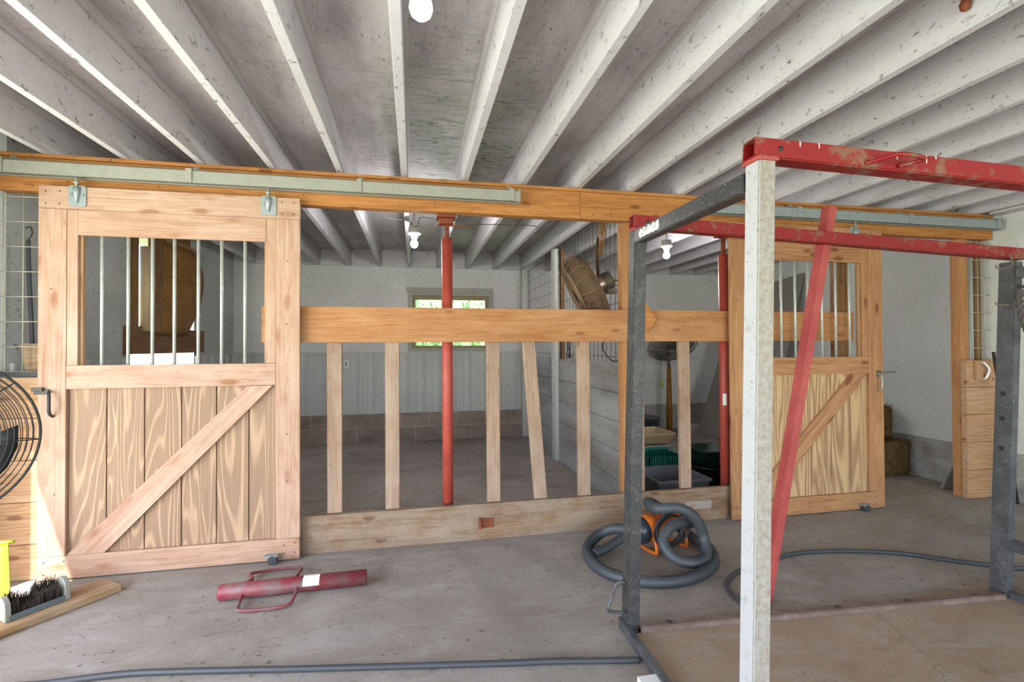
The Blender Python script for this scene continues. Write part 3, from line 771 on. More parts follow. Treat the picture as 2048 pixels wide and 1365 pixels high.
# ============================================================ LEFT STUB WALL
seams = [.003, .21, .455, .70, .945, 1.185]
for i, (a, b) in enumerate(zip(seams, seams[1:])):
    if i == 0: txt = 'lowest one on the floor'
    elif i == 4: txt = 'topmost one under the wire mesh'
    else: txt = '%s from the floor' % names[i]
    o = box('wall_board', (-2.44, 3.31, a), (-2.142, 3.348, b - .003), M['stub'], None, 'X', .003)
    tag(o, 'pine board stacked left of the pale sliding door, ' + txt, 'board', 'pine boards left of the pale door')
o = box('channel', (-2.39, 3.325, 1.190), (-2.15, 3.345, 1.215), M['iron'], None, 'X', .001); o.name = 'mesh_channel'
tag(o, 'black steel channel under the wire mesh at far left', 'metal strip')
o = wiremesh('wire_mesh_panel', '', (-2.39, 3.336, 1.215), (1, 0, 0), 0, 0, .1, .1475, .003, M['wire'], .035, .0, .25, 1.06)
tag(o, 'pale welded wire mesh filling the gap left of the pale sliding door', 'wire mesh')
o = prism('wood_block', [(-.055, .08), (.06, .08), (.06, -.085), (-.028, -.085)], .04, M['old'], Matrix((V((1, 0, 0)), V((0, 0, 1)), V((0, -1, 0)))).transposed().to_4x4(), None, .003)
o.location = (-2.245, 3.40, 1.302); WM[o] = Matrix.Translation((-2.245, 3.4, 1.302)); tag(o, 'tapered wooden block wedged behind the left wire mesh', 'wood block')
st = thing('tether_strap', 'dark strap hanging on a hook behind the left wire mesh', 'strap', (-2.33, 3.47, 1.3))
bm = bmesh.new(); btube(bm, catm([(-2.320, 3.47, 2.02), (-2.318, 3.47, 1.9), (-2.310, 3.47, 1.7), (-2.300, 3.47, 1.5), (-2.296, 3.47, 1.38)], 5), .011, 6); mesh_obj('strap_band', bm, M['rubber'], Matrix(), st)
tube('hook', catm([(-2.32, 3.47, 2.02), (-2.30, 3.47, 2.06), (-2.31, 3.47, 2.10), (-2.335, 3.47, 2.09)], 5), .004, M['iron'], st, 6)

# ============================================================ RIGHT STUB WALL
o = box('corner_post', (4.73, 3.345, .001), (4.82, 3.425, 2.283), M['rail'], None, 'Z', .004)
tag(o, 'tall pine post at right, carrying the end of the header beam', 'post')
seams = [.003, .25, .491, .732, .972, 1.21]
for i, (a, b) in enumerate(zip(seams, seams[1:])):
    txt = {0: 'lowest one on the floor', 4: 'topmost one, with the white handle'}.get(i, '%s from the floor' % names[i])
    o = box('wall_board', (4.72, 3.295, a), (5.045, 3.343, b - .003), M['stub'], None, 'X', .003)
    tag(o, 'pine board stacked at the foot of the right post, ' + txt, 'board', 'pine boards by the right post')
hblk = thing('handle_block', 'small pine block with a curved white handle on the top right board', 'handle', (4.94, 3.285, 1.1))
box('block', (4.795, 3.27, 1.03), (4.968, 3.293, 1.205), M['stub'], hblk, 'Z', .003)
tube('pull_handle', catm([(4.86, 3.268, 1.185), (4.855, 3.25, 1.18), (4.875, 3.235, 1.145), (4.88, 3.235, 1.11), (4.865, 3.245, 1.06), (4.87, 3.268, 1.045)], 5), .009, M['white'], hblk, 8)
o = wiremesh('wire_mesh_panel', '', (4.835, 3.352, 1.215), (1, 0, 0), 0, 0, .075, .157, .003, M['wire'], .03, .1, .245, 1.06)
tag(o, 'narrow strip of pale wire mesh right of the tall pine post', 'wire mesh')
o = tube('conduit_pipe', [(4.91, 3.40, .3), (4.91, 3.40, 2.24)], .028, M['pipe'], None, 14); tag(o, 'vertical grey conduit pipe behind the narrow wire mesh', 'pipe')
o = box('wall_post', (4.975, 3.40, .01), (5.046, 3.46, 2.283), M['board_dark'], None, 'Z', .003); tag(o, 'brown post against the right wall behind the narrow wire mesh', 'post')
o = tube('leaning_rod', [(4.93, 3.08, .013), (4.885, 3.205, 1.28)], .012, M['iron'], None, 8); tag(o, 'thin black rod leaning beside the right stack of boards', 'rod')
o = prism('leaning_shovel_blade', [(-.10, 0), (.13, 0), (.13, .20), (.09, .20)], .02, M['panelg'], axis((4.93, 3.62, 0.002), (0, -1, 0)), None); 
o.rotation_mode = 'XYZ'; o.rotation_euler = (math.radians(82), 0, 0); o.location = (4.90, 3.58, .004); o.name = 'metal_sheet'; WM[o] = Matrix.Translation((4.88, 3.6, 0))
tag(o, 'small grey metal sheet leaning at the foot of the tall pine post', 'metal sheet')

# ============================================================ LIGHT BULBS
def bulb(x, y, z, label, st):
    t = thing('light_bulb', label, 'light bulb', (x, y, z), 'bare ceiling bulbs')
    lathe('globe', [(0, -.038), (.016, -.035), (.028, -.024), (.033, -.008), (.031, .008), (.022, .028), (.015, .045)], M['bulb2' if y > 4 else 'bulb'], Matrix.Translation((x, y, z)), t, 20)
    lathe('socket', [(.015, .045), (.026, .047), (.034, .075), (.058, .085), (.060, .095), (.05, .105), (.012, .108), (.012, CZ - z), (0, CZ - z)], M['porcelain'], Matrix.Translation((x, y, z)), t, 24)
    lathe('junction_box', [(.0, .107), (.048, .108), (.05, .112), (.05, .15), (.0, .152)], M['galv'], Matrix.Translation((x, y, z)), t, 16)
bulb(.022, 1.36, 2.31, 'lit bare bulb on the ceiling nearest the viewer, at the top edge', 0)
bulb(.005, 4.4, 2.282, 'lit bare bulb on the ceiling of the left stall', 0)
bulb(2.552, 4.5, 2.283, 'lit bare bulb on the ceiling of the right stall', 0)
bulb(3.01, 1.0, 2.36, 'unseen lit bulb added to brighten the aisle ceiling over the right end of the red frame', 0)  # out-of-view bulb, added for more light on the ceiling and joists
for nm, pts, lb in (('ceiling_cable', [(-.42, 4.1, 2.505), (-.25, 4.3, 2.49), (-.03, 4.4, 2.48), (-.03, 4.4, 2.45)], 'thin cable sagging along the joists left of the stall bulb'),
                    ('ceiling_cable', [(.04, 4.4, 2.46), (.08, 4.42, 2.53), (.32, 4.42, 2.495), (.42, 4.42, 2.47), (.60, 4.42, 2.49), (1.1, 4.42, 2.50), (1.16, 4.42, 2.47)], 'thin cable strung under the joists right of the stall bulb')):
    o = tube(nm, catm(pts, 6), .004, M['wired'], None, 6); tag(o, lb, 'cable')
o = lathe('nest', [(0, -.03), (.014, -.02), (.018, 0), (.012, .015), (.0, .018)], M['rust'], Matrix.Translation((1.975, 1.365, 2.593)), None, 12); o.name = 'wasp_nest'
tag(o, 'small brown mud nest on the joist side at the top right', 'nest')
o = lathe('round_vent', [(.10, -.012), (.15, -.016), (.17, -.01), (.175, 0), (.165, 0), (.10, -.004)], M['windowgrey'], Matrix.Translation((2.22, 1.35, CZ - .001)), None, 32)
tag(o, 'round pale vent ring on the ceiling at the top right corner', 'vent')

# ============================================================ BLACK FLOOR FAN AT LEFT
bf = thing('pedestal_fan', 'black wire guarded pedestal fan cut off by the left edge', 'fan', (-2.0, 2.4, 0))
fnn = V((.50, -.84, .05)).normalized(); fcc = V((-1.90, 2.30, .985)); wfb = axis(fcc, fnn)
bm = bmesh.new(); fan_guard(bm, .340, .17, 17, 8, .0022, .05)
for z in (-.006, .006): btube(bm, [(.343 * math.cos(a), .343 * math.sin(a), z) for a in [2 * PI * k / 64 for k in range(64)]], .005, 6, True)
mesh_obj('wire_guard', bm, M['blackpl'], wfb, bf)
blades(3, .28, .05, .08, M['blackpl'], wfb, bf)
lathe('hub', [(0, .05), (.05, .045), (.06, .02), (.06, -.08), (.075, -.10), (.075, -.22), (.05, -.25), (0, -.25)], M['blackpl'], wfb, bf, 24)
tube('pole', [fcc - fnn * .16 + V((0, 0, -.02)), fcc - fnn * .16 + V((0, 0, -.97))], .02, M['blackpl'], bf, 12)
lathe('base', [(0, .03), (.14, .02), (.16, .0), (0, 0)], M['blackpl'], Matrix.Translation((fcc.x - fnn.x * .16, fcc.y - fnn.y * .16, .001)), bf, 32)

# ============================================================ PLANK, BOOT BRUSH, SCOOP
pd = V((.60, .80, 0)).normalized(); pn = V((-.80, .60, 0)).normalized()
A = V((-1.596, 3.058, .0195))
o = bar('floor_plank', A + pn * .092 - pd * 1.1, A + pn * .092, .184, .037, M['old'], None, tuple(pn), .004)
tag(o, 'short old plank lying on the floor before the pale door', 'plank')
bb = thing('boot_brush', 'black bristle boot scraper brush with grey ends on the plank', 'boot brush', (-1.83, 2.86, .04))
b0 = V((-1.905, 2.745, .0385)); bL = .215; rot = frame((0, 0, 0), pd, pn); rot.translation = b0; wb = rot
def loc(x, y, z): return wb @ V((x, y, z))
bm = bmesh.new(); bcube(bm, (0, .0, .001), (bL, .012, .028), .002); bcube(bm, (0, .012, .001), (bL, .10, .010), .002); bcube(bm, (0, .10, .001), (bL, .112, .028), .002); mesh_obj('tray', bm, M['blue'], wb, bb)
for x in (-.012, bL):
    pts = [(.0, .0), (.115, .0), (.115, .05), (.105, .085), (.08, .106), (.055, .112), (.03, .106), (.008, .085), (.0, .05)]
    wme = wb @ Matrix(((0, 0, 1, x + .010), (1, 0, 0, 0), (0, 1, 0, .001), (0, 0, 0, 1)))
    prism('end_plate', pts, .024, M['lgrey'], wme, bb, .003)
rd = random.Random(3); bm = bmesh.new()
for i in range(900):
    x = rd.uniform(.01, bL - .01); 
    if rd.random() < .62: y = rd.uniform(.012, .10); p = V((x, y, .010)); hmax = .03; q = p + V((rd.uniform(-.008, .008), rd.uniform(-.01, .01), rd.uniform(.025, .05)))
    else: y = .10; z = rd.uniform(.02, .05); p = V((x, y, z)); q = p + V((rd.uniform(-.01, .01), -rd.uniform(.0, .03), rd.uniform(.03, .055)))
    if x < .05 or x > bL * .52: q.z += .025 + rd.uniform(0, .012)
    btube(bm, [p, q], lambda i: (.0022, .0010)[i], 3)
b = mesh_obj('bristles', bm, M['bristle'], wb, bb); b['kind'] = 'stuff'
sc = thing('scoop', 'lime yellow plastic scoop standing against the boards at far left', 'scoop', (-2.1, 3.0, 0))
bm = bmesh.new(); rows = []
for j in range(9):
    z = .012 + .33 * j / 8; hw = .10 - .035 * j / 8; row = []
    for i in range(9):
        q = (i / 8 - .5) * 2; row.append(bm.verts.new((-2.115 + hw * q, 2.93 + .03 * j / 8 - .05 * q * q + .04, z)))
    rows.append(row)
for a, b in zip(rows, rows[1:]):
    for i in range(8): bm.faces.new((a[i], a[i + 1], b[i + 1], b[i]))
o = mesh_obj('scoop_blade', bm, M['yellow'], Matrix(), sc, True); mo = o.modifiers.new('t', 'SOLIDIFY'); mo.thickness = .006
tube('scoop_rim', [(-2.18, 2.985, .342), (-2.05, 2.985, .342)], .008, M['yellow'], sc, 8)

# ============================================================ POST DRIVER
pdv = thing('post_driver', 'maroon steel pipe post driver with two rod handles lying on the floor', 'post driver', (-.66, 2.9, 0))
a = V((-1.022, 2.832, .0425)); b = V((-.268, 2.848, .0425)); ax_ = (b - a).normalized()
bm = bmesh.new(); R = .0415
lathe('pipe', [(0, 0), (R * .9, 0), (R, .004), (R, (b - a).length), (R - .006, (b - a).length), (R - .006, (b - a).length - .3), (0, (b - a).length - .3)], M['driver'], axis(a, ax_), pdv, 32)
for sg, xs, ys in ((1, (-.925, -.895, -.93, -.69, -.655, -.662), (2.86, 2.95, 3.085, 3.10, 2.97, 2.87)), (-1, (-.90, -.89, -.865, -.66, -.625, -.632), (2.80, 2.72, 2.672, 2.672, 2.735, 2.83))):
    zs = (.06, .045, .022, .022, .045, .06) if sg > 0 else (.03, .022, .014, .014, .03, .045)
    tube('rod_handle', catm([V(q) for q in zip(xs, ys, zs)], 6), .0085, M['driver'], pdv, 10)
bm = bmesh.new(); g = []
for i in range(9):
    an = -.5 + 2.0 * i / 8
    g.append([bm.verts.new((x, a.y + .009 - (R + .0006) * math.sin(an) * 1.0 + 0, a.z + (R + .0006) * math.cos(an))) for x in (-.60, -.515)])
for i in range(8): bm.faces.new((g[i][0], g[i][1], g[i + 1][1], g[i + 1][0]))
mesh_obj('white_label', bm, M['white'], Matrix(), pdv)['label'] = 'torn white sticker'

# ============================================================ BLOWER WITH HOSE
bl = thing('livestock_blower', 'orange and black animal blower with a coiled grey corrugated hose on the floor', 'blower', (1.62, 2.95, 0))
c0 = V((1.40, 2.905, .135)); c1 = V((1.83, 3.02, .17)); d = (c1 - c0).normalized()
lathe('body', [(.0, 0), (.05, .0), (.078, .02), (.088, .06), (.082, .08)], M['navy'], axis(c0, d), bl, 32)
lathe('housing', [(.084, .075), (.088, .09), (.088, .13), (.072, .16), (.070, .36), (.062, .40), (.04, .42), (0, .42)], M['orange'], axis(c0, d), bl, 32)
for t_, s_ in ((.10, 1), (.36, 1)):
    p = c0 + d * t_
    side = d.cross(V((0, 0, 1))).normalized()
    bm = bmesh.new(); btube(bm, catm([p + side * .075 + V((0, 0, -.01)), p + side * .10 + V((0, 0, -p.z + .03)), p + side * .075 + V((0, 0, -p.z + .010)), p - side * .06 + V((0, 0, -p.z + .010)), p - side * .08 + V((0, 0, -p.z + .03)), p - side * .07 + V((0, 0, -.01))], 5), .012, 8)
    mesh_obj('foot', bm, M['orange'], Matrix(), bl, True)
box('carry_handle', (1.56, 2.93, .245), (1.78, 2.96, .262), M['orange'], bl, 'X', .006)
rd = random.Random(4); bm = bmesh.new(); side = d.cross(V((0, 0, 1))).normalized()
for i in range(7):
    cc = c0 + d * (.20 + .012 * (i % 4)) + V((0, 0, rd.uniform(-.01, .012))) + side * (.098 + .011 * (i % 3)); rr = .105 + rd.uniform(-.012, .014)
    tilt = side * rd.uniform(-.12, .12)
    btube(bm, [cc + 1.25 * rr * math.cos(an) * (d + tilt) + rr * 1.0 * math.sin(an) * V((0, 0, 1)) for an in [2 * PI * k / 32 for k in range(32)]], .0065, 6, True)
mesh_obj('power_cord', bm, M['cord'], Matrix(), bl, True)
def hose(name, pts, rr, mat, parent, step=.007, amp=.0030, ribper=3):
    P = catm(pts, 24); L = [0]
    for p_, q_ in zip(P, P[1:]): L.append(L[-1] + (q_ - p_).length)
    n = int(L[-1] / step); out = []; j = 0
    for i in range(n + 1):
        s_ = L[-1] * i / n
        while j < len(L) - 2 and L[j + 1] < s_: j += 1
        f_ = (s_ - L[j]) / max(1e-9, L[j + 1] - L[j]); out.append(P[j].lerp(P[j + 1], f_))
    bm = bmesh.new(); btube(bm, out, lambda i: rr + amp * (1 if (i % 2) else -1), 14)
    return mesh_obj(name, bm, mat, Matrix(), parent)
HR = .0315
path = [c0 + V((.02, 0, .0)), (1.33, 3.03, .12), (1.24, 3.08, .075), (1.12, 3.00, .04), (1.065, 2.84, HR), (1.09, 2.64, HR), (1.21, 2.51, HR), (1.39, 2.455, HR), (1.59, 2.49, HR), (1.78, 2.62, HR), (1.87, 2.80, .035), (1.84, 2.95, .05),
        (1.79, 3.10, .10), (1.66, 3.09, .23), (1.53, 2.97, .30), (1.49, 2.78, .325), (1.60, 2.70, .345), (1.70, 2.68, .28), (1.76, 2.69, .16), (1.73, 2.62, .075), (1.62, 2.58, .06), (1.52, 2.62, .08), (1.49, 2.70, .15), (1.56, 2.74, .215), (1.68, 2.78, .225), (1.76, 2.84, .19)]
hose('hose', path, HR, M['hosem'], bl)
hose('hose_nozzle', [(1.105, 2.86, .04), (1.16, 2.88, .045), (1.26, 2.93, .06), (1.36, 2.97, .09)], .026, M['hosem'], bl)

# ============================================================ BLACK WATER HOSES
o = tube('water_hose', catm([(-1.9, 2.18, .0135), (-1.64, 2.27, .0135), (-1.45, 2.26, .0135), (-1.177, 2.26, .0135), (-.88, 2.216, .0135), (-.47, 2.142, .0135), (-.06, 2.072, .0135), (.355, 2.002, .0135), (.567, 1.97, .0135), (.80, 1.925, .0135), (.935, 1.90, .0135)], 8), .0125, M['rubber'], None, 12)
tag(o, 'black rubber hose lying across the front of the floor to the steel frame', 'hose')
o = tube('water_hose', catm([(1.70, 2.17, .0135), (1.665, 2.25, .0135), (1.69, 2.36, .0135), (1.76, 2.45, .0135), (1.90, 2.53, .0135), (2.129, 2.60, .0135), (2.43, 2.655, .0135), (2.762, 2.61, .0135), (3.04, 2.514, .0135), (3.24, 2.369, .0135), (3.414, 2.262, .0135), (3.6, 2.17, .0135), (4.0, 2.05, .0135)], 8), .0125, M['rubber'], None, 12)
tag(o, 'black rubber hose curving over the floor behind the steel frame', 'hose')

# ============================================================ CATTLE TRIMMING FRAME
tf = thing('livestock_stanchion', 'tall open steel stanchion frame with white and black posts and red top bars', 'steel frame', (2.0, 1.7, 0))
def sqtube(name, p0, p1, a, b, mat, side=(0, 1, 0), wall=.005, parent=tf, ends=True):
    """hollow square tube"""
    wm = frame(p0, p1, side); L = (V(p1) - V(p0)).length; bm = bmesh.new(); R = []
    def ring(x, a_, b_): return [bm.verts.new((x, sy * a_ / 2, sz * b_ / 2)) for sy, sz in ((-1, -1), (1, -1), (1, 1), (-1, 1))]
    o0 = ring(-L / 2, a, b); o1 = ring(L / 2, a, b); i0 = ring(-L / 2, a - 2 * wall, b - 2 * wall); i1 = ring(L / 2, a - 2 * wall, b - 2 * wall)
    for k in range(4):
        n = (k + 1) % 4
        bm.faces.new((o0[k], o0[n], o1[n], o1[k])); bm.faces.new((i0[k], i1[k], i1[n], i0[n]))
        bm.faces.new((o0[k], i0[k], i0[n], o0[n])); bm.faces.new((o1[k], o1[n], i1[n], i1[k]))
    e = [x for x in bm.edges if abs(abs(x.verts[0].co.y) - a / 2) < 1e-6 and abs(abs(x.verts[1].co.y) - a / 2) < 1e-6 and abs(x.verts[0].co.x - x.verts[1].co.x) > L * .5]
    bmesh.ops.bevel(bm, geom=e, offset=.004, segments=2, affect='EDGES')
    return mesh_obj(name, bm, mat, wm, parent)
fd = V((2.157, -.13, -.106)).normalized()
# posts
bpB = V((1.002, 2.128, .02)); bpT = V((1.058, 2.128, 1.90))
bp = sqtube('corner_post', bpB, bpT, .064, .064, M['black'])
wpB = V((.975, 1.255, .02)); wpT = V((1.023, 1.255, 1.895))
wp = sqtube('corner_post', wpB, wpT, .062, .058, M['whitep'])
wp.data.materials.append(metal('rusty_shaded_white', '98948f', '7a6a5a', .7, 55, .6, 0, (.38, .66), '6b4a35'))   # rust speckle plus painted shade: front face darker than the left one
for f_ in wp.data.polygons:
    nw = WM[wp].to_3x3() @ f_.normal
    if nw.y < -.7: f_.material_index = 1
wp['label'] = 'chipped white steel post'; bp['label'] = 'black steel post'
rpB = V((3.065, 1.995, .02)); rpT = V((3.172, 1.995, 1.79))
rp = sqtube('corner_post', rpB, rpT, .078, .052, M['blackg'])
for zf in (.435, .525, .60):
    p = rpB.lerp(rpT, zf); box('bolt_hole', (p.x - .0268, p.y - .012, p.z - .012), (p.x - .0255, p.y + .012, p.z + .012), M['blackpl'], rp, 'Z', 0)
# red caps and bars
def capplate(p): return box('cap_plate', (p.x - .036, p.y - .036, p.z), (p.x + .036, p.y + .036, p.z + .012), M['redmatte'], tf, 'X', .002)
capplate(bpT); capplate(wpT)
fb0 = V((1.022, 2.125, 1.943)); fb1 = fb0 + fd * 2.22
sqtube('top_bar', fb0, fb1, .060, .060, M['red'], (0, 0, 1))
nb0 = V((.990, 1.262, 1.938)); nb1 = nb0 + V((2.157, -.13, -.098)).normalized() * 2.3
sqtube('top_bar', nb0, nb1, .060, .060, M['red'], (0, 0, 1))
rd = random.Random(21); bmd = bmesh.new()
for i in range(13):
    t_ = rd.uniform(.06, .95); p = nb0 + (nb1 - nb0) * t_; hgt = rd.uniform(.008, .03)
    btube(bmd, [p + V((0, -.0295, .028)), p + V((.0, -.0305, .028 - hgt))], lambda i: (.0022, .0012)[i], 5)
mesh_obj('paint_drips', bmd, M['white'], Matrix(), tf)
for p in (nb0 + (nb1 - nb0) * .035, fb0 + (fb1 - fb0) * .03): lathe('bolt_hole', [(0, 0), (.008, 0), (.008, .001), (0, .001)], M['blackpl'], axis(p + V((0, -.0305, .0)), (0, -1, 0)), tf, 12)
hp = lambda t_, y, z: nb0 + (nb1 - nb0) * t_ + V((0, y, z))
tube('lift_handle', catm([(1.355, 1.212, 1.903), (1.385, 1.175, 1.910), (1.415, 1.150, 1.914), (1.485, 1.145, 1.908), (1.50, 1.160, 1.905), (1.465, 1.200, 1.900)], 5), .0065, M['red'], tf, 8)
st_ = sqtube('side_strut', (1.052, 2.096, 1.868), (1.018, 1.287, 1.848), .060, .058, M['strut'], (0, 0, 1)); st_['label'] = 'charcoal steel strut with torn white sticker'
# torn sticker on the strut
bm = bmesh.new(); rd = random.Random(8)
n = 14; tp = []; bt = []
for i in range(n + 1):
    y = 2.03 - .21 * i / n; e = .006 * math.sin(i * 2.3) ; tp.append(bm.verts.new((0, y, .019 + (e if 0 < i < n else -.012)))); bt.append(bm.verts.new((0, y, -.019 - (e * .4 if 0 < i < n else -.012))))
for i in range(n): bm.faces.new((tp[i], tp[i + 1], bt[i + 1], bt[i]))
o = mesh_obj('torn_sticker', bm, metal('torn_sticker_paper', 'dad8d4', '7f7b76', .8, 45, .7, 0, (.5, .58)), Matrix.Translation((1.0125, 0, 1.862)), tf); o['label'] = 'torn white sticker'
# diagonal red bar
sqtube('slanting_bar', (1.79, 2.20, .012), (2.105, 2.085, 2.06), .052, .052, M['redmatte'], (1, 0, 0))['label'] = 'faded red bar leaning at a slant'
# base
bs = sqtube('base_rail', (1.03, 2.095, .022), (3.02, 1.965, .022), .050, .040, M['rail_steel'], (0, 1, 0))
for t_ in (.075, .52, .72, .915):
    p = V((1.03, 2.095, .0425)).lerp(V((3.02, 1.965, .0425)), t_)
    lathe('rail_hole', [(0, 0), (.016, 0), (.016, .0012), (0, .0012)], M['blackpl'], Matrix.Translation(p) @ Matrix.Rotation(-.5, 4, 'Z') @ Matrix.Diagonal((1, .55, 1, 1)), bs, 16)
sqtube('base_rail', (.970, 2.16, .027), (.935, .9, .027), .030, .052, M['blackg'], (1, 0, 0))
sqtube('base_rail', (3.07, 1.965, .027), (3.0, .9, .027), .030, .052, M['blackg'], (1, 0, 0))
box('floor_board', (.955, .85, .004), (3.05, 2.07, .018), M['mat'], tf, 'X', .001)
sqtube('lower_strut', (3.10, 1.965, .285), (3.12, 1.0, .27), .055, .05, M['blackg'], (0, 0, 1))
tube('side_hook', catm([(.966, 2.115, .235), (.945, 2.115, .238), (.925, 2.115, .228), (.905, 2.115, .17), (.882, 2.115, .118), (.90, 2.115, .105), (.965, 2.115, .095)], 6), .0075, M['blackg'], tf, 8)
tube('rod_hook', catm([(3.10, 1.955, 1.83), (3.10, 1.945, 1.79), (3.09, 1.94, 1.76), (3.02, 1.95, 1.745), (3.005, 1.955, 1.765)], 6), .0045, M['motor'], tf, 8)
tube('rod_hook', catm([(3.0, 1.955, 1.57), (3.01, 1.95, 1.555), (3.09, 1.94, 1.56), (3.13, 1.93, 1.60), (3.15, 1.925, 1.62)], 6), .0045, M['motor'], tf, 8)
box('top_bracket', (3.13, 1.86, 1.70), (3.24, 1.95, 1.755), M['blackg'], tf, 'X', .004)
lathe('roller', [(0, -.05), (.045, -.05), (.05, -.04), (.05, .04), (.045, .05), (0, .05)], M['rubber'], axis((3.24, 1.90, .15), (.1, -1, 0)), tf, 24)
bm = bmesh.new(); bcube(bm, (3.17, 1.86, .03), (3.30, 1.93, .10), .006); mesh_obj('roller_mount', bm, M['blackg'], Matrix(), tf)
# rope on the hook
bm = bmesh.new(); cpts = catm([(x_ - .066, y_, z_) for x_, y_, z_ in [(3.175, 1.915, 1.63), (3.145, 1.90, 1.56), (3.15, 1.89, 1.46), (3.19, 1.88, 1.385), (3.26, 1.87, 1.36), (3.34, 1.87, 1.42), (3.36, 1.88, 1.55), (3.30, 1.90, 1.65), (3.20, 1.915, 1.65)]], 14)
for s_ in range(3):
    tw = []
    for i, p in enumerate(cpts):
        a_ = i * .42 + s_ * 2 * PI / 3; tn = (cpts[min(i + 1, len(cpts) - 1)] - cpts[max(i - 1, 0)]).normalized(); n1 = tn.cross(V((0, 1, 0))).normalized(); n2 = tn.cross(n1)
        tw.append(p + .008 * (math.cos(a_) * n1 + math.sin(a_) * n2))
    btube(bm, tw, .0078, 7)
o = mesh_obj('rope', bm, M['rope'], Matrix()); tag(o, 'thick grey twisted rope looped on the hook of the right black post', 'rope')
o = box('wood_offcut', (.865, 1.68, .001), (.945, 1.78, .035), M['white'], None, 'X', .003)
tag(o, 'small white wood offcut under the near left base rail of the frame', 'wood offcut')

# ============================================================ RIGHT STALL CONTENTS
pf = thing('pedestal_fan', 'old pedestal fan with a yellow brown pole at the back of the right stall', 'fan', (3.93, 6.86, 0))
px, py = 3.88, 6.80
tube('pole', [(px, py, .02), (px, py, .35), (px, py, 1.0)], lambda i: (.045, .045, .03)[i], M['ochre'], pf, 16)
lathe('base', [(0, .05), (.10, .04), (.22, .012), (.23, 0), (0, 0)], M['motor'], Matrix.Translation((px, py, .001)), pf, 24)
wpf = axis((px, py - .10, 1.345), V((-.1, -.55, -.75)))
bm = bmesh.new(); fan_guard(bm, .37, .16, 14, 14, .003, .07); mesh_obj('wire_guard', bm, M['wired'], wpf, pf)
lathe('motor', [(0, .03), (.07, .03), (.08, 0), (.08, -.14), (.05, -.17), (0, -.17)], M['motor'], wpf, pf, 20)
blades(3, .32, .06, .08, M['galv2'], wpf, pf)
tube('neck', [(px, py, 1.0), (px, py + .02, 1.30)], .025, M['motor'], pf, 10)
tube('pull_cord', [(px - .24, py - .2, 1.2), (px - .235, py - .2, .80)], .003, M['cord'], pf, 5)
lathe('cord_knob', [(0, -.05), (.022, -.03), (.026, 0), (.012, .04), (0, .05)], M['yellow'], Matrix.Translation((px - .235, py - .2, .77)), pf, 12)
# leaning grey sheet against the right wall
bm = bmesh.new()
q0, q1, q2, q3 = V((4.24, 6.60, .008)), V((4.30, 5.25, .008)), V((5.06, 5.42, 2.30)), V((4.98, 6.62, 2.16))
nn = (q1 - q0).cross(q3 - q0).normalized() * .012
vv = [bm.verts.new(p) for p in (q0, q1, q2, q3)] + [bm.verts.new(p + nn) for p in (q0, q1, q2, q3)]
for f_ in ((0, 1, 2, 3), (7, 6, 5, 4), (0, 4, 5, 1), (1, 5, 6, 2), (2, 6, 7, 3), (3, 7, 4, 0)): bm.faces.new([vv[i] for i in f_])
o = mesh_obj('wall_sheet', bm, M['panelg'], Matrix()); tag(o, 'large dull grey sheet panel leaning against the right wall of the right stall', 'panel')
def tub(name, x, y, z, r0, r1, h, mt, label, cat, sy=1.0):
    o = lathe(name, [(0, .006), (r0 - .01, .006), (r1 - .014, h - .006), (r1 + .006, h), (r1 + .008, h - .018), (r1, h - .02), (r0, .0), (0, 0)], mt, Matrix.Translation((x, y, z)) @ Matrix.Diagonal((1, sy, 1, 1)), None, 36)
    return tag(o, label, cat)
tub('feed_tub', 2.90, 4.30, .002, .20, .215, .17, M['blacktub'], 'low black rubber tub under the dark green one', 'tub')
tub('feed_tub', 2.90, 4.30, .174, .19, .205, .16, M['dgreen'], 'dark green round tub stacked on the black one behind the right red pole', 'tub')
def crate(name, lo, hi, t_, mt, label, cat, flare=.0, slots=False):
    bm = bmesh.new(); lo = V(lo); hi = V(hi)
    def rg(z, e): return [bm.verts.new(q) for q in ((lo.x - e, lo.y - e, z), (hi.x + e, lo.y - e, z), (hi.x + e, hi.y + e, z), (lo.x - e, hi.y + e, z))]
    R = [rg(lo.z, -flare), rg(hi.z - .02, 0), rg(hi.z - .02, .014), rg(hi.z, .014), rg(hi.z, -t_), rg(lo.z + t_, -flare - t_)]
    for a, b in zip(R, R[1:]):
        for k in range(4): bm.faces.new((a[k], a[(k + 1) % 4], b[(k + 1) % 4], b[k]))
    bm.faces.new(R[0]); bm.faces.new(R[-1])
    o = mesh_obj(name, bm, mt, Matrix()); return tag(o, label, cat)
crate('storage_tote', (2.02, 3.72, .002), (2.50, 4.20, .20), .006, M['tote'], 'grey plastic tote low behind the sill board in the right stall', 'tote', .03)
# teal slotted basket
tb = thing('basket', 'bright teal slotted plastic basket behind the grey tote', 'basket', (2.5, 4.62, 0))
bm = bmesh.new(); x0, x1, y0, y1, z0, z1 = 2.30, 2.66, 4.42, 4.74, .002, .235
bcube(bm, (x0, y0, z0), (x1, y1, z0 + .006)); 
for (a, b) in (((x0, y0), (x1, y0 + .006)), ((x0, y1 - .006), (x1, y1)), ((x0, y0), (x0 + .006, y1)), ((x1 - .006, y0), (x1, y1))):
    for zz0, zz1 in ((z0, .03), (.085, .10), (.165, z1)): bcube(bm, (a[0], a[1], zz0), (b[0], b[1], zz1))
n = 14
for i in range(n + 1):
    x = x0 + (x1 - x0 - .012) * i / n
    for y in (y0, y1 - .006): bcube(bm, (x, y, z0), (x + .012, y + .006, z1))
for i in range(10):
    y = y0 + (y1 - y0 - .012) * i / 9
    for x in (x0, x1 - .006): bcube(bm, (x, y, z0), (x + .006, y + .012, z1))
mesh_obj('basket_body', bm, M['teal'], Matrix(), tb)
